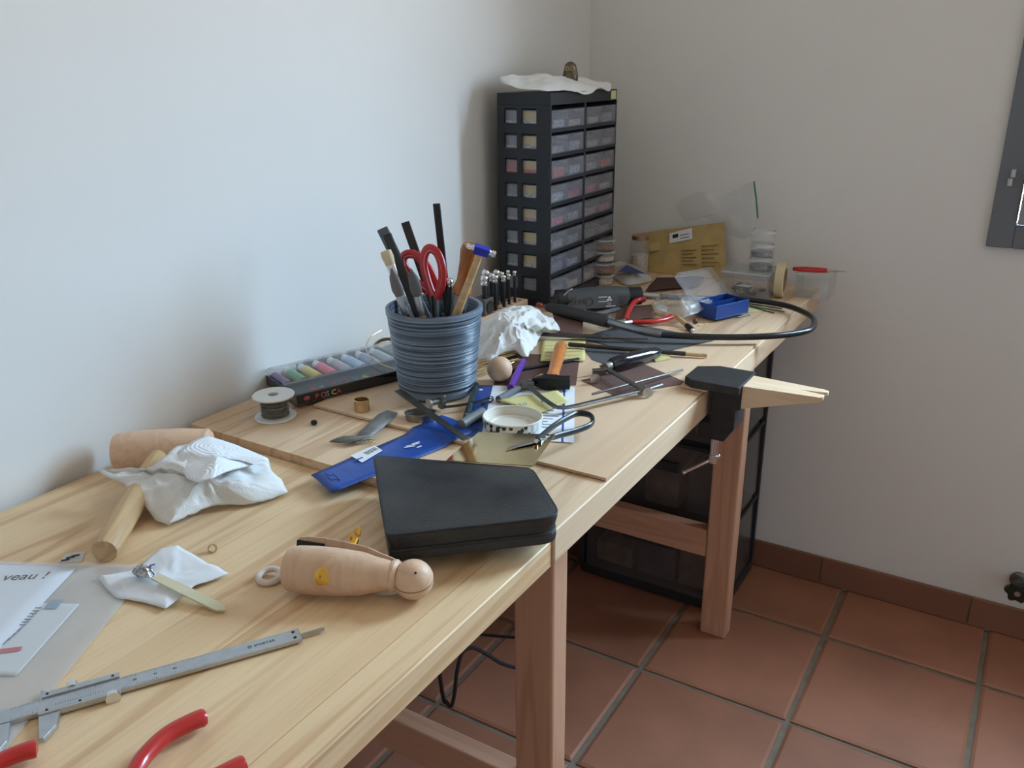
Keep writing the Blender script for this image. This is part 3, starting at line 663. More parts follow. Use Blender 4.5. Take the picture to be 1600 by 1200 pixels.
for i, (c, nm) in enumerate(cols):
    x = .014+i*(Lm-.028)/7; o_ = P(0, 0, TT)
    mk = thing('paint_marker', 'short %s paint marker lying in the clear lidded box' % nm, 'marker', Mm @ T((x, dm*.46, .0052+.0095)), 'paint markers in the box')
    cm = mat('marker '+nm, c, .4)
    B().lathe([(.0005, 0), (.0075, 0), (.0078, .004), (.0078, dm*.36)], 16, RX(R(-90)), ).obj('cap', cm, mk)
    B().lathe([(.0062, dm*.36), (.0062, dm*.48), (.0005, dm*.48)], 16, RX(R(-90))).obj('barrel', M_WHITEP, mk)
lid = B(); n = 10; lv = []
for i in range(n+1):
    t = i/n; y = dm*.36+t*(dm*.62); z = hm+.0012+.017*math.sin(math.pi*min(1, t*1.15+.05))**.6 if 0 < t < 1 else hm+.0012
    lv += [(.003, y, z), (Lm-.003, y, z)]
lid.v = lv; lid.f = [(2*i, 2*i+1, 2*i+3, 2*i+2) for i in range(n)]+[tuple(2*i for i in range(n+1)), tuple(2*i+1 for i in range(n, -1, -1))]
lid.obj('clear_lid', clear('marker lid plastic', (.85, .87, .9), .20, .15, .12), ms, smooth=50)
cl5 = [(.60, .10, .10), (.75, .12, .12), (.15, .45, .62), (.85, .80, .15), (.60, .06, .08)]
B().ball((.030, .010, hm+.0008), .0075, 16, 1, .5, .06).obj('logo_spot', mat('logo red', (.50, .10, .10), .5), ms)
for i, ch in enumerate('POSCA'):
    mi = mat('letter print %d' % i, cl5[i], .5)
    text('letter', ch, .013, mi, ms, T((.060+.017*i, .006, hm+.0009)))
    text('letter', ch, .011, mi, ms, T((.028+.0085*i, -.0003, .004)) @ RX(R(90)))
B().ball((.015, -.0001, .0085), .005, 14, 1, .06, .7).obj('logo_spot', bpy.data.materials['logo red'], ms)
text('small_print', 'uni', .006, M_WHITEINK, ms, T((.040, .009, hm+.0009)))
# bead, brass ring
v = P(491, 664, TT); bd = thing('bead', 'small dark green bead in front of the marker box', 'bead', T((v.x, v.y, TT+.0036)) @ RZ(.6) @ RY(R(90)))
B().lathe([(.0012, -.0045), (.0034, -.003), (.0040, 0), (.0034, .003), (.0012, .0045), (.0012, -.0045)], 18).obj('bead_body', mat('dark green glass', (.01, .02, .015), .15), bd)
v = P(566, 641, PT); br = thing('brass_ring', 'wide brass ring band standing upright in front of the marker box', 'ring', T((v.x, v.y, PT)))
hb_ = .017
B().lathe([(.0098, 0), (.0108, .0006), (.0108, hb_-.0006), (.0098, hb_), (.0094, hb_-.0005), (.0094, .0005), (.0098, 0)], 32).obj('band', M_BRASS, br)
# dark metal strip, bent, over a heap of jump rings
v = P(565, 682, TT); Mv = T((v.x, v.y, TT)); st = thing('metal_offcut', 'bent offcut of dark grey sheet metal beside the blue pouch', 'metal sheet', Mv)
def strip_sheet(pxs, par, Mi, m, name, th=.0006):
    b = B(); n = len(pxs)
    for (x0, y0, h0, x1, y1, h1) in pxs: b.v += [tuple(Mi @ P(x0, y0, TT+h0)), tuple(Mi @ P(x1, y1, TT+h1))]
    b.f = [(2*i, 2*i+1, 2*i+3, 2*i+2) for i in range(n-1)]
    return b.obj(name, m, par, smooth=60, solid=th)
M_LEAD = mat('dull dark sheet', (.20, .19, .18), .55, .35, var=.2, vscale=40)
strip_sheet([(604, 641, .007, 622, 645, .007), (590, 648, .010, 612, 656, .007), (575, 662, .012, 600, 667, .008), (565, 672, .012, 588, 676, .009), (556, 681, .011, 582, 681, .009)], st, Mv.inverted(), M_LEAD, 'wide_tab')
strip_sheet([(514, 690, .003, 516, 691, .002), (525, 685, .006, 530, 692, .003), (538, 681, .009, 542, 692, .006), (560, 681, .011, 556, 689, .008), (584, 680, .0095, 580, 682, .009)], st, Mv.inverted(), M_LEAD, 'pointed_tab')
rr = random.Random(5)
for i in range(11):
    x, y = (548+rr.uniform(-8, 8), 692+rr.uniform(-3, 4)) if i < 5 else (571+rr.uniform(-14, 12), 692+rr.uniform(-4, 4))
    v = P(x, y, TT+.002); jr = thing('jump_ring', 'tiny wire jump ring in the little heap under the dark metal offcut', 'jump ring', T((v.x, v.y, TT+.0028+rr.uniform(0, .001))) @ RZ(rr.uniform(0, 6)) @ RX(R(rr.uniform(5, 38))), 'jump rings in the heap')
    B().ring((0, 0, 0), .0036, .0005, n=16, m=5).obj('wire_loop', M_BRASS if i in (6, 8, 9) else M_DSTEEL, jr)
# blue pouch
M_BLUE = mat('blue vinyl', (.018, .070, .33), .35, var=.2, vscale=14, stretch=(1, 5, 1), bump=.25, bscale=60)
zb = PT+.0010
c0, c1, c2, c3 = P(486, 742, NT+.0135), P(518, 770, NT+.0135), P(748, 672, zb), P(690, 649, zb)
Mb = T((c0.x, c0.y, TT)); bp = thing('blue_pouch', 'flat blue vinyl pouch sticking out from under the black case', 'pouch', Mb)
b = B(); n = 16
for i in range(n+1):
    for j in range(7):
        q = c0.lerp(c3, i/n).lerp(c1.lerp(c2, i/n), j/6); 
        if i < 4: q.z = TT+.0012 + (0 if q.y > .699 else 0)
        else: q.z = max(q.z, PT+.0012) if q.y > pc.y-.004 else TT+.0012
        q.z += .0012*math.sin(math.pi*j/6)
        b.v.append(tuple(q-Vector((c0.x, c0.y, TT))))
b.f = [(i*7+j, (i+1)*7+j, (i+1)*7+j+1, i*7+j+1) for i in range(n) for j in range(6)]
b.obj('pouch_body', M_BLUE, bp, smooth=60, solid=.0009)
dv = (c3-c0); dv.z = 0; ang = math.atan2(dv.y, dv.x); Lp = dv.length; 
side = Vector((-math.sin(ang), math.cos(ang), 0)); 
wv = (c1-c0); wv.z = 0
def on_pouch(t, s): q = c0.lerp(c3, t).lerp(c1.lerp(c2, t), s)-c0; return Vector((q.x, q.y, 0))
lbq = [on_pouch(.24, .32), on_pouch(.40, .22), on_pouch(.47, .62), on_pouch(.30, .78)]
def stick(pts, z, m, name, par): B().prism([(p.x, p.y) for p in pts], z, z+.0003).obj(name, m, par, smooth=0)
stick([P(548, 716, TT)-Vector((c0.x, c0.y, TT)), P(585, 700, TT)-Vector((c0.x, c0.y, TT)), P(598, 708, TT)-Vector((c0.x, c0.y, TT)), P(566, 727, TT)-Vector((c0.x, c0.y, TT))], .0036, M_PAPER, 'price_label', bp)
o0 = Vector((c0.x, c0.y, TT))
for i in range(7):
    q = P(572+i*2.6, 713-i*1.3, TT)-o0; B().box(-.0005-.0003*(i % 2), .0006, -.0045, .0045, .0039, .0041, T((q.x, q.y, 0)) @ RZ(ang)).obj('bar_print', M_INK, bp, smooth=0)
q = P(560, 722, TT)-o0; B().box(-.007, .007, -.0016, .0016, .0039, .0041, T((q.x, q.y, 0)) @ RZ(ang-1.57+1.5)).obj('bar_print', M_INKBLUE, bp, smooth=0)
for i, (x, y, w) in enumerate(((640, 697, .007), (645, 694, .009), (650, 691, .006), (655, 697, .004))):
    q = P(x, y, PT)-o0; B().box(-w, w, -.0011, .0011, .0040 if q.y+c0.y < pc.y else .0082, .0043 if q.y+c0.y < pc.y else .0086, T((q.x, q.y, 0)) @ RZ(ang-.5+.15*i)).obj('white_logo', M_WHITEINK, bp, smooth=0)
hl = [P(x, y, TT)-o0 for x, y in ((508, 742), (516, 747), (521, 744), (527, 749), (531, 754), (524, 752), (519, 754), (512, 749))]
B().tube([(p.x, p.y, .0030) for p in hl], .0003, 4, closed=True).obj('hanging_slot', mat('dark blue', (.006, .02, .13), .5), bp)

# black zipped case
zc0, zc1 = TT+.0040, TT+.0360
q0, q1, q2, q3 = P(583, 711, zc1), P(832, 731, zc1), P(879, 806, zc1), P(604, 836, zc1)
cen = (q0+q1+q2+q3)/4
cs = thing('zip_case', 'black zipped binder case with worn cover in the middle of the bench', 'case', T((cen.x, cen.y, zc0)))
def rounded(qs, r, n=5):
    out = []
    for i in range(4):
        p = qs[i]; a = (qs[i-1]-p).normalized(); b = (qs[(i+1) % 4]-p).normalized()
        for k in range(n+1):
            t = k/n; s0_ = p+a*r[i]; s2 = p+b*r[i]; out.append((s0_*(1-t)**2+p*2*t*(1-t)+s2*t*t))
    return out
def shell(off0, off1, z0, z1, steps=1):
    pass
loc = [Vector((q.x-cen.x, q.y-cen.y, 0)) for q in (q0, q1, q2, q3)]
def loop(scale, dz=0): return [v_*scale for v_ in rounded(loc, [.012, .012, .022, .006])]
H = zc1-zc0
M_CASE = mat('black worn leatherette', (.016, .0165, .019), .45, var=.35, vscale=14, bump=.45, bscale=420, col2=(.042, .040, .038))
lv = []
rngs = [(.955, .0), (.985, .001), (.99, .004), (.985, .010), (.965, .0125), (.965, H*.60), (.985, H*.62), (1.0, H-.006), (1.0, H-.0028), (.993, H-.0006), (.978, H)]
b = B(); 
for s, z in rngs:
    for p in loop(s): b.v.append((p.x, p.y, z))
n = len(loop(1))
for k in range(len(rngs)-1):
    for i in range(n): b.f.append((k*n+i, k*n+(i+1) % n, (k+1)*n+(i+1) % n, (k+1)*n+i))
b.f += [tuple(range(n))[::-1], tuple((len(rngs)-1)*n+i for i in range(n))]
b.obj('cover', M_CASE, cs, smooth=30)
pipe = B().tube([(p.x, p.y, H-.0012) for p in loop(.992)], .0014, 6, closed=True); pipe.obj('piping', M_RUBBER, cs)
zp = B().tube([(p.x, p.y, H*.36) for p in loop(.967)], .0022, 6, closed=True); zp.obj('zip', M_RUBBER, cs)
sp1 = B(); a, d = loc[0], loc[3]; 
sp1.tube([(a.lerp(d, t)*1.0).to_tuple()[:2]+(H*.5,) for t in (.03, .25, .5, .75, .97)], H*.46, 14, flat=1.0)
B().box(-.006, .006, -.004, .004, 0, .0006, T((loc[2]*.93+Vector((-.012, -.006, H*.16)))) @ RZ(.5) @ RX(R(60))).obj('zip_tag', mat('grey tag', (.25, .25, .25), .5), cs, smooth=0)

# brass sheet leaning on the case
zb1 = zc1+.0012
bq = [P(697, 720, zb1), P(833, 729, zb1), P(868, 680, zb1+.002), P(748, 676, zb1+.002)]
cb0 = sum(bq, Vector())/4; Mq = T(cb0)
b = B().add([tuple(p-cb0) for p in bq]+[tuple(p-cb0+Vector((0, 0, .0009))) for p in bq], [(0, 1, 2, 3), (7, 6, 5, 4), (0, 4, 5, 1), (1, 5, 6, 2), (2, 6, 7, 3), (3, 7, 4, 0)])
bs = tag(b.obj('brass_sheet', M_BRASSM, None, Mq, smooth=0), 'square polished brass sheet resting on the black case', 'metal sheet')

# ------------------------------------------------------------------ pot with tools
pb = P(684, 610, PT); top = up_at(678, 477, pb); hp_ = top.z-PT
pt = thing('tool_pot', 'blue grey ribbed pot full of tools', 'pot', T((pb.x, pb.y, PT+.0003)))
M_POT = bpy.data.materials.new('ribbed blue glaze'); M_POT.use_nodes = True
n_ = M_POT.node_tree.nodes; l_ = M_POT.node_tree.links; p_ = n_['Principled BSDF']; p_.inputs['Roughness'].default_value = .33
tcn = n_.new('ShaderNodeTexCoord'); mp_ = n_.new('ShaderNodeMapping'); mp_.inputs['Scale'].default_value = (3, 3, 420); l_.new(tcn.outputs['Object'], mp_.inputs[0])
nz_ = n_.new('ShaderNodeTexNoise'); nz_.inputs['Scale'].default_value = 1; nz_.inputs['Detail'].default_value = 3; l_.new(mp_.outputs[0], nz_.inputs[0])
rp_ = n_.new('ShaderNodeValToRGB'); l_.new(nz_.outputs[0], rp_.inputs[0])
rp_.color_ramp.elements[0].position = .40; rp_.color_ramp.elements[0].color = (.026, .036, .054, 1); rp_.color_ramp.elements[1].position = .66; rp_.color_ramp.elements[1].color = (.27, .35, .45, 1)
l_.new(rp_.outputs[0], p_.inputs['Base Color'])
rb_, rt_ = .0560, .0690
pr = [(.0005, 0), (rb_-.003, 0), (rb_, .003)]
k = 58; rr = random.Random(3)
for i in range(k):
    z = .004+(hp_-.016)*i/k; r = rb_+(rt_-rb_)*(z/hp_); dz = (hp_-.016)/k
    a = rr.uniform(.0003, .0011); pr += [(r, z), (r+a, z+dz*.35), (r+a*.9, z+dz*.6)]
pr += [(rt_-.0004, hp_-.011), (rt_+.0012, hp_-.009), (rt_+.0012, hp_-.001), (rt_, hp_), (rt_-.004, hp_), (rt_-.0050, hp_-.002), (rb_-.004, .006), (.0005, .006)]
B().lathe(pr, 56).obj('pot_wall', M_POT, pt, smooth=25)
def in_pot(pxtop, pytop, depth=0.0, base=(0, 0), bz=.008):
    """axis from a point on the pot floor to the tip seen at this pixel, depth metres beyond the pot's centre"""
    tip = PY(pxtop, pytop, pb.y+depth); bot = Vector((pb.x+base[0], pb.y+base[1], PT+bz)); return bot, tip
def stick_thing(name, label, cat, tipx, tipy, depth, base, build, bz=.008, group=None, roll=0.0):
    bot, tip = in_pot(tipx, tipy, depth, base, bz); L = (tip-bot).length
    M_ = frame_axis(bot, tip); ax = M_.to_3x3().inverted() @ RT
    t_ = thing(name, label, cat, M_ @ RZ(math.atan2(ax.y, ax.x)+roll), group); build(t_, L); return t_
def flat_bar(w, th, m, name='bar', cap=None):
    def f(t_, L): B().prism(round_rect(-w/2, w/2, -th/2, th/2, min(w, th)*.3, 2), 0, L).obj(name, m, t_, smooth=0, bevel=.0005)
    return f
CHAR = mat('charcoal plastic', (.030, .031, .034), .45)
stick_thing('sanding_stick', 'tallest black flat stick standing upright in the pot', 'stick', 682, 318, .025, (.012, .030), flat_bar(.0105, .0045, M_BLACK), roll=-.15)
stick_thing('sanding_stick', 'dark flat stick leaning left behind the red scissors', 'stick', 633, 347, .02, (.030, .020), flat_bar(.0125, .005, mat('dark brown stick', (.030, .024, .020), .5)), roll=.2)
stick_thing('sanding_stick', 'grey topped flat stick leaning farthest left in the pot', 'stick', 597, 357, .01, (.026, .018), flat_bar(.0165, .007, mat('slate plastic', (.10, .11, .12), .4)), roll=.2)
stick_thing('sanding_stick', 'thick charcoal stick leaning left just right of the grey topped one', 'stick', 604, 366, -.02, (.030, -.012), flat_bar(.0135, .009, CHAR), roll=.2)
def brush(t_, L):
    B().lathe([(.0015, 0), (.0035, .02), (.0045, L-.060), (.0042, L-.045)], 14).obj('handle', mat('cream lacquer', srgb(214, 196, 160), .35), t_)
    B().lathe([(.0044, L-.046), (.0052, L-.040), (.0060, L-.022)], 16, Matrix.Diagonal((1.15, .75, 1, 1))).obj('ferrule', M_CHROME, t_)
    B().lathe([(.0060, L-.022), (.0075, L-.010), (.0068, L-.001), (.0005, L)], 16, Matrix.Diagonal((1.15, .7, 1, 1))).obj('bristles', mat('pale bristle', srgb(216, 200, 168), .9, var=.2, vscale=300, stretch=(1, 1, .1)), t_)
stick_thing('paint_brush', 'flat paint brush with pale bristles leaning left in the pot', 'brush', 602, 391, -.035, (.018, -.026), brush)
def soft_tool(tipm, ferm, hm_):
    def f(t_, L):
        B().lathe([(.002, 0), (.0042, .02), (.0048, L-.066)], 14).obj('handle', hm_, t_)
        B().lathe([(.0050, L-.068), (.0058, L-.060), (.0062, L-.040)], 16).obj('ferrule', ferm, t_)
        B().lathe([(.0060, L-.040), (.0085, L-.030), (.0070, L-.014), (.0005, L)], 16, Matrix.Diagonal((1, .6, 1, 1))).obj('tip', tipm, t_)
    return f
GR = mat('grey silicone', (.12, .12, .13), .5)
YW = mat('yellow varnished wood', srgb(214, 176, 104), .35)
stick_thing('shaping_tool', 'grey rubber tipped shaper with pale yellow handle, leaning left in front', 'shaper', 642, 419, -.050, (.028, -.028), soft_tool(GR, M_SATIN, YW))
stick_thing('shaping_tool', 'brown grey leaf tipped shaper at the front left of the pot', 'shaper', 611, 420, -.050, (.012, -.032), soft_tool(mat('taupe silicone', (.17, .15, .145), .45), M_SATIN, M_BLACK))
stick_thing('shaping_tool', 'slim black handled shaper close to the left rim of the pot', 'shaper', 612, 430, -.004, (-.008, .000), flat_bar(.008, .008, M_BLACK, 'handle'))
# scissors: two red loops up, blades down in the pot
sa, sb = in_pot(664, 440, -.005, (.010, -.004), .010)
sc = thing('scissors', 'scissors with two red finger loops sticking out of the pot', 'scissors', T(sa))
def sw(px, py, dd): return PY(px, py, pb.y+dd)-sa
M_SCI = mat('red scissor plastic', (.50, .030, .035), .32); M_SCI2 = mat('pale red inner rim', (.72, .25, .26), .4)
l1 = smooth_path([sw(*q) for q in ((668, 455, 0), (650, 440, 0), (634, 420, 0), (630, 404, 0), (637, 397, 0), (650, 399, 0), (664, 412, 0), (676, 432, 0), (684, 452, 0))], 5)
l2 = smooth_path([sw(*q) for q in ((676, 462, -.012), (668, 440, -.012), (662, 414, -.012), (664, 396, -.012), (672, 388, -.012), (684, 397, -.012), (691, 420, -.012), (690, 444, -.012), (683, 466, -.012))], 5)
for l, rad in ((l1, .0042), (l2, .0042)):
    g = B().tube(l, rad, 10, flat=1.6).obj('finger_loop', M_SCI, sc)
    cen_ = sum(l, Vector())/len(l)
    B().tube([p.lerp(cen_, .07)+Vector((.004, -.006, 0)).normalized()*.0036 for p in l], .0012, 6).obj('inner_rim', M_SCI2, g)
for sg in (-1, 1):
    B().tube([sw(678+sg*3, 455, -.006), sw(680+sg*2, 478, -.004)+Vector((0, 0, -.01)), Vector((sg*.004, 0, .0))], [.0075, .0055, .0015], 8, flat=.35).obj('blade', M_STEEL, sc)
# ball burnisher with black handle, brown handled tool, small hammer with blue head
def ballpunch(t_, L):
    B().lathe([(.0062, 0), (.0062, L-.014), (.0055, L-.012)], 16).obj('shank', M_BLACK, t_)
    bb_ = B(); bb_.lathe([(.0055, L-.012), (.0060, L-.009)], 16); bb_.ball((0, 0, L-.0062), .0062, 18); bb_.obj('ball_head', M_CHROME, t_)
stick_thing('doming_punch', 'large chrome ball punch with black shank inside the pot', 'punch', 702, 434, -.002, (.022, .0), ballpunch)
def graver(t_, L):
    B().cyl((0, 0, 0), (0, 0, L-.080), .0040, n=12).obj('blade', M_STEEL, t_)
    B().lathe([(.0100, L-.118), (.0108, L-.116), (.0108, L-.078), (.0098, L-.076)], 20).obj('ferrule', M_DSTEEL, t_)
    B().lathe([(.0112, L-.076), (.0138, L-.073), (.0142, L-.069), (.0122, L-.064), (.0100, L-.055), (.0108, L-.030), (.0128, L-.012), (.0112, L-.003), (.0005, L)], 24).obj('handle', M_CHEST, t_)
stick_thing('leather_tool', 'tool with varnished brown wooden handle and dark ferrule, at the right of the pot', 'hand tool', 736, 379, -.008, (.018, -.008), graver, bz=.012)
bh, th_ = in_pot(752, 391, -.020, (-.006, -.014), .010)
Lh = (th_-bh).length; hm4 = frame_axis(bh, th_)
# turn the head so its faces point along the picture's horizontal
ax = hm4.to_3x3().inverted() @ Vector((.84, .55, .10)); hm4 = hm4 @ RZ(math.atan2(ax.y, ax.x))
sh = thing('small_hammer', 'little hammer with blue head and pale wooden handle in the pot', 'hammer', hm4)
B().lathe([(.0048, 0), (.0052, Lh*.3), (.0062, Lh*.55), (.0050, Lh-.012), (.0042, Lh-.002)], 14, Matrix.Diagonal((1, .72, 1, 1))).obj('handle', M_HANDLE, sh)
B().prism(round_rect(-.0110, .0110, -.0058, .0058, .002), Lh-.006, Lh+.0055).obj('head', mat('blue enamel', (.02, .035, .40), .3), sh, bevel=.001)
B().lathe([(.0050, .0105), (.0035, .013), (.0035, .0145), (.0048, .016), (.0048, .0195)], 16, T((0, 0, Lh)) @ RY(R(90))).obj('face', M_CHROME, sh)
B().lathe([(.0050, .0105), (.0035, .013), (.0042, .0155), (.0046, .018), (.0030, .0205), (.0003, .0212)], 16, T((0, 0, Lh)) @ RY(R(-90))).obj('pein', M_CHROME, sh)
# behind the pot
w1 = tag(B().tube(smooth_path([P(596, 516, PT+.040), P(580, 526, PT+.036), P(572, 541, PT+.030), P(577, 555, PT+.026), P(592, 567, PT+.024), P(612, 575, PT+.023), P(640, 582, PT+.022)]), .0009, 6).obj('wire_offcut', M_BRASS), 'thin curved wire springing up behind the marker box', 'wire')
v = P(622, 566, PT); cw = thing('wire_coil', 'coil of thin brass wire tucked behind the pot', 'wire coil', T((v.x-.03, v.y+.01, PT+.010)) @ RZ(.6) @ RX(R(38)))
for i in range(5): B().ring((0, 0, (i-2)*.0016), .026+.0006*(i % 3), .0008, n=40, m=6).obj('loop', M_BRASS, cw)
flat_poly('set_square', 'dark thin triangular ruler lying behind the pot', 'ruler', [(562, 556), (640, 528), (660, 538), (640, 550)], PT+.009, .0012, M_RUBBER)
# oval tin, steel strip, eyed hook beside the pot
v = P(658, 655, PT); tn = thing('metal_tin', 'small open oval metal tin in front of the pot', 'tin', T((v.x, v.y, PT)) @ RZ(.62))
ov = [(.021*math.cos(2*math.pi*i/36), .0135*math.sin(2*math.pi*i/36)) for i in range(36)]
b = B(); n = 36
rg = [(.93, 0), (1, .001), (1.02, .009), (1.07, .010), (1.06, .0112), (.97, .0108), (.95, .002)]
for s, z in rg: b.v += [(x*s, y*s, z) for x, y in ov]
for k in range(len(rg)-1): b.f += [(k*n+i, k*n+(i+1) % n, (k+1)*n+(i+1) % n, (k+1)*n+i) for i in range(n)]
b.f += [tuple(range(n))[::-1], tuple((len(rg)-1)*n+i for i in range(n))]
b.obj('tin_body', mat('tarnished zinc', (.34, .33, .30), .45, .9, var=.3, vscale=60), tn)
B().box(-.019, -.011, -.006, .006, .0108, .0125).obj('tab', M_STEEL, tn, smooth=0, bevel=.0005)
B().cyl((-.016, 0, .0124), (-.016, 0, .0127), .0014, n=10).obj('hole', M_INK, tn)
a, c = P(622, 612, PT+.020), P(728, 688, PT+.0045); Ms = frame_xy((a.x, a.y, PT), (c.x, c.y, PT)); L = Vector((c.x-a.x, c.y-a.y, 0)).length
ss = thing('steel_strip', 'flat grey steel bar leaning over the tin and blue pouch', 'steel bar', Ms)
b = B(); n = 10
for i in range(n+1):
    t = i/n; z = .021*(1-t)+.0048*t; w = .0055-.001*t; b.v += [(L*t, -w, z), (L*t, w, z), (L*t, w, z+.0022), (L*t, -w, z+.0022)]
for i in range(n):
    k = i*4; b.f += [(k+p, k+(p+1) % 4, k+4+(p+1) % 4, k+4+p) for p in range(4)]
b.f += [(3, 2, 1, 0), (n*4, n*4+1, n*4+2, n*4+3)]
b.obj('bar', M_DSTEEL, ss, smooth=30)
mi_ = Ms.inverted()
cp = B(); q = mi_ @ P(681, 634, PT+.010); cp.cyl((q.x, q.y-.008, .016), (q.x, q.y+.010, .016), .0042, n=14); cp.box(q.x-.005, q.x+.005, q.y+.006, q.y+.014, .004, .024)
cp.obj('end_clamp', M_DSTEEL, ss, bevel=.0008)
B().cyl((q.x, q.y-.009, .016), (q.x, q.y-.012, .016), .0072, n=18).obj('thumb_screw', M_STEEL, ss)
hk = [P(694, 636, PT+.008), P(720, 633, PT+.010), P(752, 626, PT+.011), P(764, 622, PT+.011), P(769, 621, PT+.010), P(768, 627, PT+.010), P(760, 630, PT+.010), P(752, 631, PT+.010)]
Mh = T((hk[0].x, hk[0].y, PT)); eh = thing('eyed_hook', 'black metal rod with a narrow eye, pointing right from the tin', 'hook', Mh)
B().tube([Mh.inverted() @ p for p in smooth_path(hk, 4)], .0020, 8).obj('rod', M_GBLACK, eh)
# pens beside the pot
def pen(name, label, a, b, r, m, cat='pen', tipm=None, h0=None, h1=None, tip=.25, capm=None):
    h0 = r if h0 is None else h0; h1 = r if h1 is None else h1
    A_ = P(*a, PT+h0+.0004); B_ = P(*b, PT+h1+.0004); L = (B_-A_).length
    t_ = thing(name, label, cat, frame_axis(A_, B_))
    B().lathe([(r*.55, 0), (r, .0015), (r, L*(1-tip)), (r*.9, L*(1-tip)+.001)], 16).obj('barrel', m, t_)
    B().lathe([(r*.9, L*(1-tip)), (r*(.85 if tip < .2 else .5), L-.002), (.0004, L)], 16).obj('tip', tipm or m, t_)
    if capm: B().lathe([(r*1.06, L*.02), (r*1.06, L*.10)], 16).obj('band', capm, t_)
    return t_
pen('pen', 'dark green pen leaning against the right side of the pot', (727, 656), (745, 600), .0045, mat('dark green plastic', (.02, .04, .035), .3), tip=.12, h1=.012, capm=M_CHROME)
gt = pen('grey_tube', 'short grey cylinder stub beside the jam jar lid', (720, 664), (756, 643), .0070, mat('grey rubber', (.17, .175, .17), .5), 'tube', tip=.04)
pen('purple_pen', 'purple plastic pen lying against the tissue', (797, 606), (818, 563), .0052, mat('purple plastic', (.13, .035, .36), .3), tip=.06, h1=.012)
# wooden ball
v = P(781, 597, PT); wb_ = thing('wooden_ball', 'pale wooden ball on the brown emery sheet beside the purple pen', 'ball', T((v.x, v.y, PT+.0212)) @ RZ(.8))
B().ball((0, 0, 0), .0195, 30).obj('ball_body', M_BEECH, wb_)
# ------------------------------------------------------------------ middle of the far worktop
def pix(v):
    d = Vector(v)-CAM; w = d.dot(FW); return 800+F*d.dot(RT)/w, 600-F*d.dot(UP)/w
def rod(name, label, cat, a, b, r, m, ha=None, hb=None, n=10, z=PT, r2=None, group=None, part='rod'):
    A_ = P(*a, z+(ha if ha is not None else r+.0006)); B_ = P(*b, z+(hb if hb is not None else r+.0006))
    t_ = thing(name, label, cat, frame_axis(A_, B_), group); L = (B_-A_).length
    B().lathe([(r*.7, 0), (r, .001), (r2 or r, L-.001), ((r2 or r)*.6, L)], n).obj(part, m, t_); return t_, L
# sheets of abrasive paper
flat_poly('emery_sheet', 'brown emery sheet under the hammer handle and yellow note', 'emery paper', [(776, 552), (906, 556), (900, 602), (772, 604)], PT+.0002, .0006, M_BROWNSAND)
flat_poly('emery_sheet', 'brown emery sheet under the right hand saw frame', 'emery paper', [(1008, 570), (1075, 599), (962, 619), (908, 595)], PT+.0002, .0006, M_BROWNSAND)
flat_poly('emery_sheet', 'mauve brown emery sheet propped beside the crumpled tissue', 'emery paper', [(862, 492), (911, 506), (909, 529), (872, 523)], PT+.0010, .0006, M_BROWNSAND, curl=.010)
flat_poly('emery_sheet', 'brown emery piece standing behind the small red pliers', 'emery paper', [(966, 485), (1018, 477), (1024, 499), (960, 503)], PT+.0002, .0006, M_BROWNSAND, curl=.006)
flat_poly('emery_sheet', 'dark brown emery sheet at the back below the yellow envelope', 'emery paper', [(1026, 437), (1102, 432), (1090, 450), (1008, 458)], TT+.0010, .0006, mat('dark brown emery', srgb(80, 58, 54), .9, var=.1, vscale=300), curl=.008)
flat_poly('wet_dry_sheet', 'grey abrasive sheet under the flexible shaft hose', 'abrasive paper', [(985, 505), (1118, 531), (1012, 556), (905, 528)], PT+.0012, .0006, M_GREYSAND)
flat_poly('wet_dry_sheet', 'smaller grey abrasive sheet left of the black saw handle', 'abrasive paper', [(905, 536), (985, 545), (960, 575), (925, 562)], PT+.0003, .0006, M_GREYSAND)
# notes
nt1 = flat_poly('sticky_note', 'yellow handwritten note lying behind the orange hammer handle', 'note', [(848, 533), (915, 530), (914, 565), (844, 566)], PT+.0016, .0004, M_YNOTE, curl=.003)
for i in range(5):
    q0, q1 = P(851, 540+i*5.5, PT+.005), P(909-4*(i % 2), 538+i*5.5, PT+.005); o_ = Vector(nt1.location)
    nn = 16; pts = []
    for k in range(nn+1): q = q0.lerp(q1, k/nn)-o_; pts.append(q+Vector((0, .0009*math.sin(k*2.3+i), 0)))
    B().tube(pts, .00028, 4).obj('handwriting', M_GREYINK, nt1)
# booklet: white card with blue band and blue line
bk = [P(746, 603, PT), P(898, 606, PT), P(897, 693, PT), P(724, 683, PT)]
co = sum(bk, Vector())/4; Mk = T((co.x, co.y, PT+.0009)); bc = thing('info_card', 'white leaflet with blue band and blue line under the jar lid', 'leaflet', Mk)
def card(u0, u1, v0, v1, z, m, name, th=.0003):
    qs = [bk[0].lerp(bk[1], u).lerp(bk[3].lerp(bk[2], u), v)-co for u, v in ((u0, v0), (u1, v0), (u1, v1), (u0, v1))]
    return B().prism([(q.x, q.y) for q in qs], z, z+th).obj(name, m, bc, smooth=0)
card(0, 1, 0, 1, 0, M_PAPER, 'card_sheet'); card(0, .16, 0, 1, .0003, mat('blue card print', (.025, .07, .30), .4), 'blue_band', .0002); card(.885, .905, 0, 1, .0003, M_INKBLUE, 'blue_line', .0001)
for i in range(8): card(.60, .85-.05*(i % 3), .42+.05*i, .435+.05*i, .0003, M_GREYINK, 'text_line', .0001)
q = bk[0].lerp(bk[1], .05).lerp(bk[3].lerp(bk[2], .05), .1)-co; B().ball((q.x, q.y, .0005), .003, 12, 1, 1, .05).obj('white_logo', M_WHITEINK, bc)
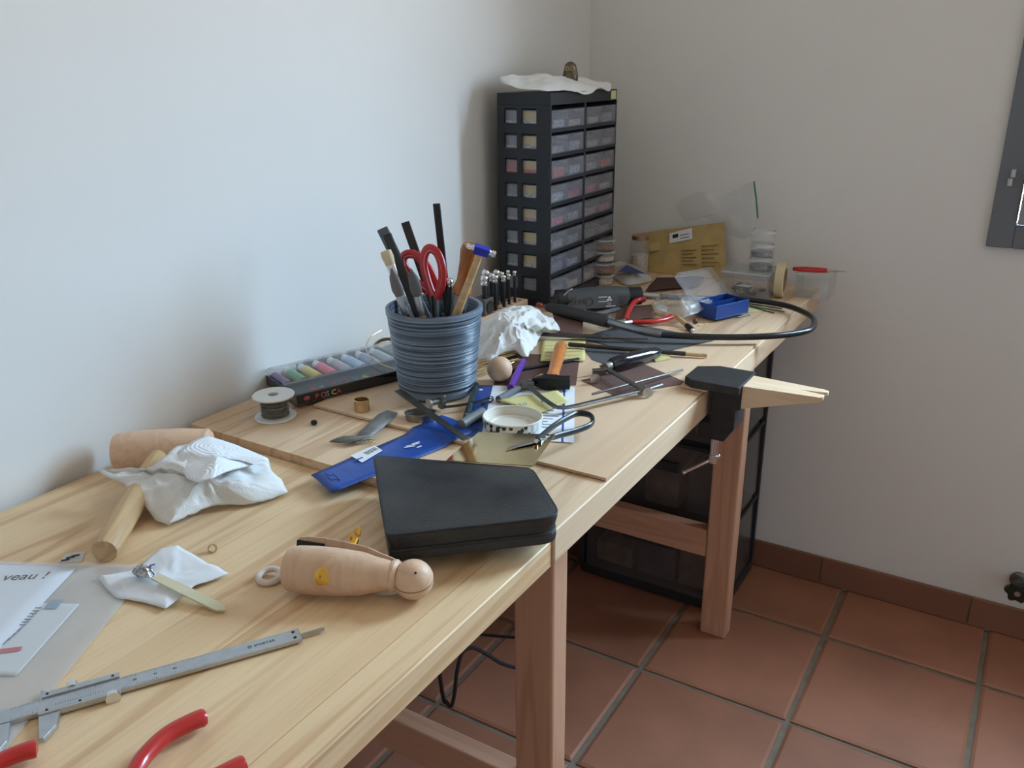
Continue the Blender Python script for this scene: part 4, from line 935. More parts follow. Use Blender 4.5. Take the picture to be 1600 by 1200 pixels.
# second note with writing
n2 = flat_poly('sticky_note', 'yellow note with pencilled numbers behind the jar lid', 'note', [(776, 629), (870, 611), (889, 630), (846, 647)], PT+.0024, .0004, M_YNOTE, curl=.006, seed=4)
o_ = Vector(n2.location); dd = P(876, 622, PT)-P(800, 634, PT)
for bd_, px, py in (('150', 803, 636), ('P5', 846, 630)):
    q = P(px, py, PT+.0092)-o_; text('pencil_note', bd_, .014, M_GREYINK, n2, T(q) @ RZ(math.atan2(dd.y, dd.x)), shear=.2)
# jar lid
v = P(801, 667, PT); jl = thing('jar_lid', 'upturned white jam jar lid with black leaf print on its rim', 'jar lid', T((v.x, v.y, PT+.0014)) @ RX(R(-2)))
M_LIDP = bpy.data.materials.new('black leaf print'); M_LIDP.use_nodes = True; n_ = M_LIDP.node_tree.nodes; l_ = M_LIDP.node_tree.links
tcn = n_.new('ShaderNodeTexCoord'); vo = n_.new('ShaderNodeTexVoronoi'); vo.inputs['Scale'].default_value = 125; mp_ = n_.new('ShaderNodeMapping'); mp_.inputs['Scale'].default_value = (1, 1, .7)
l_.new(tcn.outputs['Object'], mp_.inputs[0]); l_.new(mp_.outputs[0], vo.inputs[0]); rp_ = n_.new('ShaderNodeValToRGB'); l_.new(vo.outputs['Distance'], rp_.inputs[0])
rp_.color_ramp.interpolation = 'CONSTANT'; rp_.color_ramp.elements[0].color = (.015, .02, .018, 1); rp_.color_ramp.elements[1].position = .43; rp_.color_ramp.elements[1].color = (.72, .76, .72, 1)
l_.new(rp_.outputs[0], n_['Principled BSDF'].inputs['Base Color']); n_['Principled BSDF'].inputs['Roughness'].default_value = .3
M_LIDI = mat('cream enamel', (.74, .70, .62), .35)
rl, hl_ = .0400, .0150
rim = B(); nn = 96; rg = [(rl-.004, 0), (rl-.001, .0012), (rl, .003), (rl, hl_-.002)]
for r, z in rg: rim.v += [((r+.0005*(math.cos(24*2*math.pi*i/nn) if z > .002 else 0))*math.cos(2*math.pi*i/nn), (r+.0005*(math.cos(24*2*math.pi*i/nn) if z > .002 else 0))*math.sin(2*math.pi*i/nn), z) for i in range(nn)]
for k in range(len(rg)-1): rim.f += [(k*nn+i, k*nn+(i+1) % nn, (k+1)*nn+(i+1) % nn, (k+1)*nn+i) for i in range(nn)]
rim.f.append(tuple(range(nn))[::-1]); rim.obj('printed_rim', M_LIDP, jl)
B().ring((0, 0, hl_-.001), rl-.0006, .0014, n=64, m=8).obj('rolled_edge', M_LIDI, jl)
B().lathe([(rl-.0014, hl_-.0012), (rl-.0024, .0045), (rl-.0030, .0026), (rl-.0075, .0026), (rl-.0085, .0036), (rl-.0100, .0036), (rl-.0110, .0016), (.0005, .0016)], 64, cap=False).obj('inside', M_LIDI, jl)
# spring snips with black looped handle
sz = zc1+.004
lp = smooth_path([P(838, 689, sz+.001), P(862, 668, PT+.026), P(884, 654, PT+.022), P(903, 646, PT+.020), P(920, 648, PT+.020), P(926, 655, PT+.020), P(922, 664, PT+.020), P(900, 673, PT+.022), P(870, 681, PT+.028), P(842, 690, sz+.001)], 6)
o_ = P(842, 689, sz); sn = thing('snips', 'spring snips with glossy black looped handle on the brass sheet', 'snips', T(o_))
B().tube([p-o_ for p in lp], [.0030]*len(lp), 10, flat=1.4).obj('looped_handle', mat('black dipped handle', (.010, .010, .012), .3), sn)
for k, (ax_, ay_) in enumerate(((790, 703), (793, 699))):
    B().tube([P(852, 684-3*k, sz+.002)-o_, P(830, 691-2*k, sz+.002)-o_, P(ax_, ay_, sz)-o_], [.0036, .0040, .0006], 8, flat=.5).obj('blade', M_STEEL, sn)
B().cyl(P(838, 689, sz-.001)-o_, P(838, 689, sz+.0055)-o_, .0026, n=12).obj('pivot', M_CHROME, sn)
# hammer
ha_, hb2 = P(877, 540, PT+.0125), P(861, 596, PT+.0125); Lh = (hb2-ha_).length
hm5 = frame_axis(ha_, hb2); hx = P(898, 599, PT+.012)-P(846, 607, PT+.012); ax = hm5.to_3x3().inverted() @ hx; hm5 = hm5 @ RZ(math.atan2(ax.y, ax.x))
ham = thing('hammer', 'hammer with varnished orange handle and black head among the tools', 'hammer', hm5)
B().lathe([(.0005, -.002), (.0075, -.001), (.0102, .004), (.0106, .02), (.0098, Lh*.55), (.0088, Lh*.78), (.0098, Lh*.82), (.0098, Lh-.010), (.0080, Lh+.002)], 20, Matrix.Diagonal((1, .9, 1, 1))).obj('handle', M_ORANGE, ham)
b = B(); hl2 = hx.length/2; zc_ = Lh+.002
for x, w, d in ((-hl2-.002, .0035, .0050), (-hl2*.6, .0075, .0080), (-.010, .0105, .0090), (.008, .0105, .0090), (hl2*.5, .0085, .0080), (hl2+.002, .0088, .0085)):
    b.v += [(x, -d, zc_-w), (x, d, zc_-w), (x, d, zc_+w), (x, -d, zc_+w)]
for i in range(5):
    k = i*4; b.f += [(k+p, k+4+p, k+4+(p+1) % 4, k+(p+1) % 4) for p in range(4)]
b.f += [(0, 1, 2, 3), (23, 22, 21, 20)]
b.obj('head', mat('black forged steel', (.012, .012, .014), .35, .3), ham, smooth=30, bevel=.0015)
# saw frame (right)
zf = PT+.010
def sf(px, py, h=.010): return P(px, py, PT+h)
o_ = sf(875, 636, 0); fr_ = thing('fretsaw', 'jeweller saw frame with glossy black handle lying open on the plywood', 'saw frame', T((o_.x, o_.y, PT)))
OO = Vector((o_.x, o_.y, PT))
spine = smooth_path([sf(829, 606), sf(845, 620), sf(862, 632), sf(870, 636), sf(880, 637), sf(900, 634), sf(950, 622), sf(1000, 610), sf(1033, 600)], 4)
B().tube([p-OO for p in spine], .0042, 8, flat=.55).obj('frame_bar', M_DSTEEL, fr_)
arm = [sf(940, 573, .012)-OO, sf(1002, 609, .012)-OO]; d = (arm[1]-arm[0]).normalized(); s_ = Vector((-d.y, d.x, 0))*.0042
b = B().add([arm[0]-s_, arm[0]+s_, arm[1]+s_, arm[1]-s_]+[q+Vector((0, 0, .0032)) for q in (arm[0]-s_, arm[0]+s_, arm[1]+s_, arm[1]-s_)], [(3, 2, 1, 0), (4, 5, 6, 7), (0, 1, 5, 4), (1, 2, 6, 5), (2, 3, 7, 6), (3, 0, 4, 7)])
b.obj('cross_arm', M_DSTEEL, fr_, smooth=0, bevel=.0006)
q = sf(1002, 609, .010)-OO
B().box(-.006, .006, -.006, .006, -.006, .006, T(q) @ RZ(.6)).obj('slide_clamp', M_DSTEEL, fr_, smooth=0, bevel=.001)
def wing(px, py, h, par, name='thumb_screw'):
    q = sf(px, py, h)-OO; B().cyl(q+Vector((-.004, .006, 0)), q, .0022, n=10).obj('screw_stem', M_STEEL, par)
    B().cyl(q-Vector((.0006, -.0009, 0)), q+Vector((.0006, -.0009, 0)), .0078, n=20).obj(name, M_STEEL, par)
wing(1012, 613, .0085, fr_); wing(930, 592, .0085, fr_)
q = sf(936, 581, .011)-OO; B().box(-.010, .010, -.0045, .0045, -.005, .005, T(q) @ RZ(.75)).obj('blade_clamp', M_DSTEEL, fr_, smooth=0, bevel=.001)
q = sf(824, 601, .010)-OO; B().box(-.010, .010, -.0050, .0050, -.005, .005, T(q) @ RZ(.6)).obj('blade_clamp', M_DSTEEL, fr_, smooth=0, bevel=.001)
B().cyl(q+Vector((0, 0, 0)), q+Vector((.002, .010, 0)), .0025, n=10).obj('tension_screw', M_STEEL, fr_)
ha2, hb3 = sf(948, 573, .013)-OO, sf(1031, 549, .0125)-OO; L = (hb3-ha2).length
B().lathe([(.0072, -.004), (.0078, -.003), (.0078, .008), (.0070, .0085)], 20, frame_axis(ha2, hb3)).obj('ferrule', M_STEEL, fr_)
B().lathe([(.0095, .0085), (.0118, .014), (.0128, L*.35), (.0122, L*.55), (.0112, L*.75), (.0098, L-.010), (.0062, L-.002), (.0005, L)], 24, frame_axis(ha2, hb3)).obj('handle', M_GBLACK, fr_)
B().tube([sf(928, 586, .010)-OO, sf(832, 602, .010)-OO], .0004, 5).obj('saw_blade', M_DSTEEL, fr_)
# long thin tools
t_, L = rod('scriber', 'long steel needle lying across the right hand saw frame', 'needle file', (925, 616), (1067, 578), .0018, M_DSTEEL, .0165, .005)
t_, L = rod('wax_pencil', 'grey pencil with pale end lying over the white leaflet', 'pencil', (778, 624), (836, 594), .0052, mat('grey barrel', (.13, .14, .145), .45), part='barrel')
B().lathe([(.0050, L), (.0046, L+.020), (.0004, L+.024)], 14).obj('tip', M_HANDLE, t_)
rod('needle_file', 'dark thin file half under the orange hammer handle', 'file', (797, 580), (905, 561), .0030, M_RUBBER)
t_, L = rod('sanding_stick', 'dark round stick with bare wooden end behind the black saw handle', 'stick', (888, 538), (1072, 553), .0038, mat('brown black paper', (.045, .038, .034), .7), .010, .0055, part='paper_sleeve')
B().cyl((0, 0, L-.002), (0, 0, L+.034), .0034, n=12).obj('wooden_end', M_HANDLE, t_)
a, c = P(825, 521, PT+.011), P(1012, 531, PT+.008); Mk2 = frame_xy((a.x, a.y, PT+.008), (c.x, c.y, PT)); L = (c-a).length
ff = thing('flat_file', 'dark flat file with pointed tip resting on the tissue edge', 'file', Mk2)
B().prism([(0, 0), (.012, .005), (.10, .0075), (L*.62, .0075), (L*.62, -.0075), (.10, -.0075), (.012, -.004)], 0, .004).obj('blade', mat('dark file steel', (.09, .09, .092), .5, .7), ff, smooth=0, bevel=.0005)
B().tube([(L*.62, 0, .002), (L*.7, 0, .002), (L, 0, .002)], [.0048, .003, .0016], 8).obj('tang', M_DSTEEL, ff)
# brass rods fanned out behind the ball
rr = random.Random(11)
for i in range(9):
    a = (736+rr.uniform(-3, 3), 592-i*3.2); c = (792+rr.uniform(-4, 24), 560+rr.uniform(-3, 6)-i*.8)
    rod('brass_rod', 'thin brass rod in the fanned bundle between the pot and wooden ball', 'brass rod', a, c, .0012, M_BRASS, .002+.0006*i, .008+.001*i, 8, group='brass rods fanned behind the wooden ball')
# crumpled tissue
def Qp(lst): return [P(x, y, PT+h) for x, y, h in lst]
tsl = Qp([(748, 566, .002), (744, 548, .008), (746, 528, .024), (752, 510, .034), (768, 497, .040), (786, 488, .046), (808, 482, .048), (830, 483, .046), (850, 493, .036), (868, 506, .022), (874, 521, .010), (852, 524, .006), (842, 534, .004), (838, 545, .003), (828, 552, .010), (824, 562, .010), (806, 552, .016), (780, 560, .010), (764, 570, .004)])
tc_ = P(800, 522, PT+.040); Mt = T((tc_.x, tc_.y, PT)); ti = thing('tissue', 'crumpled white tissue in a heap beside the pot', 'tissue', Mt)
local(crumple(tsl, tc_, 16, 21, .015, 34, PT+.001), Mt).obj('tissue_sheet', M_TISSUE, ti, smooth=55, solid=.0004)

# ------------------------------------------------------------------ doming block set
a, c = P(752, 516, TT), P(825, 484, TT); Mw = frame_xy((a.x, a.y, TT), (c.x, c.y, TT)); Lw = Vector((c.x-a.x, c.y-a.y, 0)).length; Wd, Hw = .038, .022
dw = thing('punch_stand', 'pale wooden stand block holding the doming punches', 'stand', Mw)
B().box(0, Lw, 0, Wd, 0, Hw).obj('stand_block', M_BEECH, dw, smooth=0, bevel=.001)
for s in range(6):
    for dq in (.010, .028): B().cyl((Lw*(.36+.11*s), dq, Hw-.0002), (Lw*(.36+.11*s), dq, Hw+.0003), .0036, n=12).obj('hole', M_INK, dw)
q = Mw @ Vector((.020, .012, Hw)); cu = thing('doming_block', 'dark steel cube with round hollows beside the doming punches', 'doming block', Mw @ T((.030, .015, Hw+.0004)) @ RZ(.05))
e_ = .0155
b = B(); b.box(-e_, e_, -e_+.002, e_, 0, 2*e_); b.obj('cube', mat('blackened steel', (.13, .125, .12), .5, .4, var=.2), cu, smooth=0, bevel=.0012)
hol = mat('polished hollow', (.10, .10, .10), .25, .8)
fr2 = B(); nn = 32
for (x, z, r) in ((.001, e_*.95, .0090),):
    B().lathe([(r+.0028, -.0018), (r+.0024, -.0030), (r, -.0030), (r*.72, .0015), (.0004, .0035)], nn, T((x, -e_+.002, z)) @ RX(R(-90))).obj('hollow', hol, cu)
for (x, y, r) in ((-.007, -.004, .0042), (.006, .005, .0055), (.007, -.007, .003)):
    B().lathe([(r+.0008, .0), (r, .0006), (r*.6, .0003), (.0004, .0001)], 20, T((x, y, 2*e_))).obj('hollow', hol, cu)
balls = [(759, 423, .0078, .030), (757, 432, .0078, .010), (768, 428, .0070, .022), (776, 423, .0070, .030), (774, 431, .0060, .010), (784, 426, .0052, .026), (787, 431, .0052, .009), (794, 423, .0042, .026), (795, 429, .0044, .010), (804, 424, .0042, .012)]
for i, (px, py, r, dpt) in enumerate(balls):
    lo_, hi_ = -.05, Lw+.05
    for _ in range(30):
        mid = (lo_+hi_)/2; w = Mw @ Vector((mid, dpt, Hw+.06))
        if pix(w)[0] < px: lo_ = mid
        else: hi_ = mid
    w = Mw @ Vector(((lo_+hi_)/2, dpt, Hw)); tz = PY(px, py, w.y).z; L = tz-w.z
    lab = ('doming punch with %s chrome ball, %s on the wooden stand' % (('large', 'large', 'middling', 'middling', 'middling', 'small', 'small', 'tiny', 'tiny', 'tiny')[i], ('leftmost rear', 'leftmost front', 'second from left', 'third rear one', 'third front one', 'fourth rear one', 'fourth front one', 'second from right, rear', 'second from right, front', 'rightmost')[i]))
    pu = thing('doming_punch', lab, 'punch', T((w.x, w.y, w.z+.0005)), 'doming punches on the wooden stand')
    B().lathe([(r*.62, 0), (r*.66, .002), (r*.66, L-r*1.9), (r*.5, L-r*1.5)], 14).obj('shank', M_BLACK, pu)
    b = B(); b.lathe([(r*.8, L-r*2.2), (r*.95, L-r*2.0), (r*.95, L-r*1.6), (r*.6, L-r*1.3)], 16); b.ball((0, 0, L-r*.6), r, 18); b.obj('ball_head', M_CHROME, pu)

# ------------------------------------------------------------------ drawer cabinet
CX0, CX1, CY0, CY1, CZ1 = .026, .144, 1.462, 1.752, 1.148
cab = thing('drawer_cabinet', 'black small parts cabinet with sixteen clear drawers in the corner', 'cabinet', T((CX0, CY0, TT)))
cw_, cd_, ch = CX1-CX0, CY1-CY0, CZ1-TT
M_CAB = mat('blue black plastic', (.014, .016, .022), .45, bump=.05, bscale=300)
B().box(0, cw_, 0, cd_, 0, .020).obj('base', M_CAB, cab, smooth=0, bevel=.001)
B().box(0, cw_, 0, cd_, ch-.022, ch).obj('top', M_CAB, cab, smooth=0, bevel=.001)
B().box(0, .004, 0, cd_, .020, ch-.022).obj('back_panel', M_CAB, cab, smooth=0)
B().box(.004, cw_, cd_-.004, cd_, .020, ch-.022).obj('far_side_panel', M_CAB, cab, smooth=0)
z0c, z1c = .020, ch-.022; rowh = (z1c-z0c)/8
mid = cd_/2
B().box(.004, cw_-.001, mid-.004, mid+.004, z0c, z1c).obj('centre_post', M_CAB, cab, smooth=0)
# near side panel with two columns of square openings
def xs_(px): return PY(px, 290, CY0).x-CX0
c1a, c1b, c2a, c2b = xs_(789), xs_(808), xs_(815), xs_(838)
b = B(); th = .004
for (xa, xb) in ((0.004, c1a), (c1b, c2a), (c2b, cw_)): b.box(xa, xb, 0, th, z0c, z1c)
for r_ in range(8):
    zb = z0c+r_*rowh; oz0, oz1 = zb+.013, zb+.013+.0275
    for (xa, xb) in ((c1a, c1b), (c2a, c2b)):
        b.box(xa, xb, 0, th, zb, oz0); b.box(xa, xb, 0, th, oz1, zb+rowh)
b.obj('near_side_panel', M_CAB, cab, smooth=0)
for r_ in range(1, 8): B().box(.004, cw_-.0005, .004, cd_-.004, z0c+r_*rowh-.003, z0c+r_*rowh+.003).obj('shelf', M_CAB, cab, smooth=0)
M_DRW = clear('drawer plastic', (.74, .74, .84), .11, .2, .12)
M_YCARD = mat('yellow card', srgb(226, 196, 110), .7, var=.08, vscale=60)
M_GCARD = mat('grey card', srgb(120, 124, 130), .7, var=.08)
fill = [(.70, .70, .66), (.55, .50, .42), (.60, .08, .05), (.66, .66, .62), (.60, .35, .38), (.52, .48, .40), (.66, .64, .58), (.30, .26, .18)]
fill2 = [(.30, .22, .16), (.20, .20, .20), (.24, .25, .26), (.35, .04, .06), (.25, .20, .20), (.10, .16, .16), (.22, .20, .26), (.36, .30, .22)]
fm = [mat('small parts %d' % i, c, .5, var=.7, vscale=260) for i, c in enumerate(fill)]; fm2 = [mat('small parts %d' % (8+i), c, .5, var=.7, vscale=260) for i, c in enumerate(fill2)]
rr = random.Random(9)
fm3 = [mat('small parts %d' % (16+i), c, .5, var=.7, vscale=260) for i, c in enumerate([(.20, .19, .20), (.16, .15, .14), (.40, .06, .04), (.30, .28, .26), (.42, .10, .10), (.20, .18, .17), (.14, .14, .16), (.22, .18, .13)])]
for r_ in range(8):
    row = 7-r_; zb = z0c+row*rowh+.0035; zt_ = z0c+(row+1)*rowh-.005
    for col in range(2):
        ya, yb = (.0052, mid-.0052) if col == 0 else (mid+.0052, cd_-.0052)
        x0, x1 = .010, cw_-.0015+rr.uniform(0, .003)
        d = B(); t1 = .0014
        d.box(x0, x1, ya, yb, zb, zb+t1); d.box(x1-t1, x1, ya, yb, zb+t1, zt_-.004); d.box(x0, x0+t1, ya, yb, zb+t1, zt_-.004); d.box(x0+t1, x1-t1, ya, ya+t1, zb+t1, zt_-.004); d.box(x0+t1, x1-t1, yb-t1, yb, zb+t1, zt_-.004)
        do = d.obj('drawer', M_DRW, cab, smooth=0)
        ym = (ya+yb)/2
        B().box(x0+t1, x1-t1, ym-.0008, ym+.0008, zb+t1, zt_-.008).obj('divider', M_DRW, do, smooth=0)
        for h2 in range(2):
            yc = ya+(yb-ya)*(.25+.5*h2); wq = (yb-ya)*.19
            B().box(x1, x1+.0012, yc-wq, yc+wq, zb+.018, zb+.0205).obj('label_rib', M_DRW, do, smooth=0)
            B().box(x1-.0075, x1-.0030, yc-wq*.9, yc+wq*.9, zb+.002, zb+.017+rr.uniform(-.004, .003)).obj('small_parts', (fm2 if (h2+col) % 2 else fm3)[r_], do, smooth=0, bevel=.003)
            B().box(x1, x1+.003, yc-wq*.75, yc+wq*.75, zt_-.009, zt_-.0055).obj('pull', M_DRW, do, smooth=0)
            hq = rr.uniform(.008, .018); y_a, y_b = (ya+.003, ym-.003) if h2 == 0 else (ym+.003, yb-.003)
            o_ = [Vector((x0+.006+(x1-x0-.012)*(.5+.5*math.copysign(min(1, abs(math.cos(t))*1.3), math.cos(t))), (y_a+y_b)/2+(y_b-y_a)/2*max(-1, min(1, math.sin(t)*1.3)), zb+.003)) for t in [2*math.pi*i/14 for i in range(14)]]
            crumple(o_, Vector(((x0+x1)/2, (y_a+y_b)/2, zb+hq)), 5, rr.randint(1, 99), .0035, 160, zb+.0018, 2).obj('small_parts', (fm if (h2 == 0) else fm2)[r_], do, smooth=20)
        if col == 0:
            B().box(c2a-.003, c2b+.003, ya+.0050, ya+.0058, zb+.002, zt_-.006).obj('card', M_YCARD if r_ < 7 else M_GCARD, do, smooth=0)
            B().box(c1a-.003, c1b+.003, ya+.0050, ya+.0058, zb+.002, zt_-.006).obj('card', M_GCARD if r_ != 2 else mat('red card', (.45, .08, .07), .6), do, smooth=0)
            B().box(c2a-.002, c2b+.002, ya+.0020, ya+.0048, zb+.002, zb+.014+rr.uniform(0, .003)).obj('small_parts', fm[r_], do, smooth=0, bevel=.002)
            B().box(c1a-.002, c1b+.002, ya+.0020, ya+.0048, zb+.002, zb+.013+rr.uniform(0, .003)).obj('small_parts', fm[r_], do, smooth=0, bevel=.002)
B().box(cw_, cw_+.0006, cd_-.030, cd_-.006, ch-.020, ch-.003).obj('yellow_sticker', M_YNOTE, cab, smooth=0)
# tissue on the cabinet and figurine
def Zc(px, py, h): return P(px, py, CZ1+h)
o_ = Vector((CX0+cw_*.5, CY0+cd_*.42, CZ1))
tsl = [Vector((CX0+.004, CY0+.004, CZ1+.028)), Vector((CX0+.006, CY0+.08, CZ1+.026)), Vector((CX0+.03, CY0+.16, CZ1+.020)), Vector((CX0+.05, CY0+.24, CZ1+.005)), Vector((CX1-.03, CY1-.01, CZ1+.005)), Vector((CX1-.006, CY1-.02, CZ1+.010)), Vector((CX1+.006, CY0+.24, CZ1-.006)), Vector((CX1+.006, CY0+.19, CZ1+.002)), Vector((CX1+.009, CY0+.13, CZ1-.008)), Vector((CX1+.006, CY0+.07, CZ1+.001)), Vector((CX1-.02, CY0+.010, CZ1+.003)), Vector((CX1-.065, CY0-.004, CZ1+.006)), Vector((CX1-.10, CY0-.008, CZ1+.018))]
tt_ = thing('tissue', 'white tissue sheet spread on top of the drawer cabinet', 'tissue', T(o_))
local(crumple(tsl, Vector((CX0+.055, CY0+.11, CZ1+.022)), 12, 31, .006, 30, None), T(o_))
b = crumple(tsl, Vector((CX0+.055, CY0+.11, CZ1+.024)), 12, 31, .006, 30, None)
for i, v in enumerate(b.v):
    if v[0] < CX1+.001 and v[1] > CY0-.001 and v[2] < CZ1+.0012: b.v[i] = (v[0], v[1], CZ1+.0012)
local(b, T(o_)).obj('tissue_sheet', M_TISSUE, tt_, smooth=55, solid=.0004)
fg = PY(891, 133, CY0+.16); fgz = fg.z
fig = thing('figurine', 'small bronze owl shaped figurine on top of the drawer cabinet', 'figurine', T((fg.x, fg.y, fgz-.004)) @ RZ(.4))
M_BRONZE = mat('bronze', (.15, .115, .075), .4, .6, var=.4, vscale=90, bump=.3, bscale=200)
hf_ = PY(891, 96, CY0+.16).z-fgz+.004
B().lathe([(.0095, 0), (.0125, .002), (.0130, hf_*.25), (.0138, hf_*.45), (.0128, hf_*.62), (.0130, hf_*.74), (.0110, hf_*.88), (.0060, hf_*.97), (.0004, hf_)], 24, Matrix.Diagonal((1, .85, 1, 1))).obj('body', M_BRONZE, fig)
for s in (-1, 1):
    B().ball((s*.0118, .001, hf_*.40), .0085, 14, .45, .9, 1.7).obj('wing', M_BRONZE, fig)
    B().ring((s*.0048, -.0105, hf_*.72), .0034, .0010, RX(R(80)), 18, 6).obj('eye', mat('pale brass', (.5, .42, .26), .35, .9), fig)
B().lathe([(.0018, 0), (.0002, .006)], 8, T((0, -.011, hf_*.67)) @ RX(R(130))).obj('beak', M_BRONZE, fig)
# ------------------------------------------------------------------ bench pin clamped to the front edge
yb0, yb1 = 1.150, 1.232
bp_ = thing('bench_pin', 'wooden bench pin in a black clamp holder on the front edge', 'bench pin', T((XFN+.004, (yb0+yb1)/2, PT)))
yc = (yb1-yb0)/2
w0 = P(1083, 577, PT+.018).x-(XFN+.004)
M_CAST = mat('black cast metal', (.030, .031, .033), .42, .3, var=.2, vscale=80)
B().box(w0-.004, .004, -yc+.004, yc-.004, .0006, .0050).obj('wooden_pad', M_BEECH, bp_, smooth=0, bevel=.0005)
B().prism([(w0, -yc*.72), (w0+.014, -yc), (.052, -yc), (.052, yc), (w0+.030, yc), (w0, yc*.55)], .0052, .0180).obj('top_plate', M_CAST, bp_, smooth=0, bevel=.0012)
B().prism([(.0065, .0052), (.052, .0052), (.052, -.022), (.044, -.026), (.044, -.056), (.030, -.078), (-.006, -.078), (-.010, -.074), (-.010, -.052), (.0065, -.0505)], -.024, .024, RX(R(90))).obj('clamp_body', M_CAST, bp_, smooth=0, bevel=.0015)
B().cyl((.010, 0, -.078), (.010, 0, -.118), .0058, n=18).obj('screw', M_CHROME, bp_)
B().cyl((.010, 0, -.114), (.010, 0, -.126), .0068, n=18).obj('screw_end', M_CHROME, bp_)
ta, tb_ = PY(1069, 738, yb0+yc-.012)-Vector((XFN+.004, yb0+yc, PT)), Vector((.010+.006, .004, -.116))
b = B(); b.tube([ta, tb_], .0026, 10); b.ball(ta, .0036, 12); b.ball(tb_, .0036, 12); b.obj('tommy_bar', M_CHROME, bp_)
# pin: thick at the clamp, thin at the tip, V notch
tip = P(1270, 600, PT+.014)-Vector((XFN+.004, yb0+yc, PT)); Lp_ = max(.11, tip.x-.052)
xa, xb = .0525, .0525+Lp_; hwid = .0265
b = B()
top_ = [(xa, -hwid), (xb-.004, -hwid*.66), (xb, -hwid*.50), (xb, -hwid*.12), (xb-.034, hwid*.05), (xb+.002, hwid*.30), (xb+.002, hwid*.60), (xb-.004, hwid*.72), (xa, hwid)]
n = len(top_)
def zlow(x): t = (x-xa)/(xb-xa); return .0165-.030*max(0.0, 1-t)**.8-.0055
b.v = [(x, y, .0165) for x, y in top_]+[(x, y, zlow(x)) for x, y in top_]
b.f = [(0, 4, 8), (0, 1, 2, 3, 4), (4, 5, 6, 7, 8), (n+8, n+4, n+0), (n+4, n+3, n+2, n+1, n+0), (n+8, n+7, n+6, n+5, n+4)]+[(i, n+i, n+(i+1) % n, (i+1) % n) for i in range(n)]
b.obj('wooden_pin', wood('pale beech pin', srgb(226, 198, 164), srgb(196, 160, 122), 'X', 1.5, .55, .5), bp_, smooth=0, bevel=.0008)

# ------------------------------------------------------------------ rotary tool with flexible shaft
a, c = P(867, 488, TT), P(1001, 480, TT); Mt_ = frame_xy((a.x, a.y, TT+.001), (c.x, c.y, TT)); L = Vector((c.x-a.x, c.y-a.y, 0)).length
rt = thing('rotary_tool', 'grey and black rotary tool motor lying before the drawer cabinet', 'rotary tool', Mt_)
ax_ = T((0, 0, .0235)) @ RY(R(90))
M_TGREY = mat('grey tool shell', (.070, .072, .075), .5)
B().lathe([(.0005, 0), (.016, .001), (.0195, .008), (.0205, .03), (.0225, L*.45), (.0220, L*.70), (.0185, L*.84)], 26, ax_).obj('motor_shell', M_TGREY, rt)
B().lathe([(.0186, L*.838), (.0190, L*.86), (.0180, L-.002), (.0150, L)], 26, ax_).obj('nose_cap', M_BLACK, rt)
B().lathe([(.0208, L*.012), (.0212, L*.10), (.0200, L*.13)], 26, ax_).obj('end_band', M_BLACK, rt)
sidez = .0235
def side_plate(pl, off, m, name, par=rt): return B().prism(pl, 0, .0012, T((0, -.0222-off, sidez)) @ RX(R(90)) ).obj(name, m, par, smooth=0)
sp_o = side_plate([(L*.10, -.006), (L*.16, -.013), (L*.62, -.015), (L*.80, -.011), (L*.82, .004), (L*.72, .013), (L*.22, .012)], .0010, mat('mid grey panel', (.13, .13, .135), .5), 'side_panel')
for i in range(4): B().box(L*(.15+.045*i), L*(.165+.045*i), -.0254, -.0243, sidez-.006+.001*i, sidez+.006).obj('vent', M_TGREY, rt, Matrix.Identity(4), smooth=0)
B().ring((L*.36, -.0246, sidez), .0075, .0010, RX(R(90)), 26, 6).obj('dial_ring', M_TGREY, rt)
for i in range(4): B().box(L*(.46+.0*i), L*(.56-.02*(i % 2)), -.0250, -.0243, sidez+.007-.0045*i, sidez+.0085-.0045*i).obj('rating_text', M_GREYINK if i % 2 else M_WHITEINK, rt, smooth=0)
for dx, dz in ((.585, .006), (.57, .001), (.60, .001)): B().ball((L*dx, -.0246, sidez+dz), .0026, 12, 1, .15, 1).obj('approval_mark', M_WHITEINK, rt)
text('mark_letters', 'CE', .006, M_WHITEINK, rt, T((L*.565, -.0246, sidez-.0085)) @ RX(R(90)))
B().box(L*.55, L*.66, -.0250, -.0243, sidez-.0125, sidez-.0105).obj('rating_text', M_WHITEINK, rt, smooth=0)
for i in range(3): B().box(L*.70, L*(.78-.01*i), -.0252, -.0243, sidez+.005-.006*i, sidez+.0075-.006*i).obj('vent', M_TGREY, rt, smooth=0)
hg = [(.012, -.019, sidez-.004), (.008, -.018, sidez+.006), (.022, -.012, sidez+.018), (.034, -.004, sidez+.0225)]
B().tube(smooth_path(hg, 4), .0014, 6).obj('hanger', M_CHROME, rt)
# flexible shaft and handpiece
o_ = P(1032, 524, PT); fx = thing('flexible_shaft', 'black flexible shaft hose looping over the bench edge to its handpiece', 'flexible shaft', T((o_.x, o_.y, PT)))
OO = Vector((o_.x, o_.y, PT))
nose = Mt_ @ Vector((L, 0, .0235))
path = smooth_path([nose, P(1040, 464, TT+.021), P(1095, 466, TT+.014), P(1150, 467, TT+.012), P(1190, 471, TT+.012), P(1230, 478, TT+.013), P(1258, 489, TT+.014), P(1272, 501, TT+.016), P(1267, 514, TT+.018), P(1243, 521, TT+.018), P(1205, 525, PT+.014), P(1150, 527, PT+.013), P(1090, 526, PT+.014), P(1032, 523, PT+.016)], 8)
B().tube([p-OO for p in path], .0056, 12).obj('hose', mat('black hose rubber', (.014, .015, .017), .28), fx)
B().cyl(nose-OO, P(1030, 463, TT+.0225)-OO, .0075, n=16).obj('coupling_nut', M_STEEL, fx)
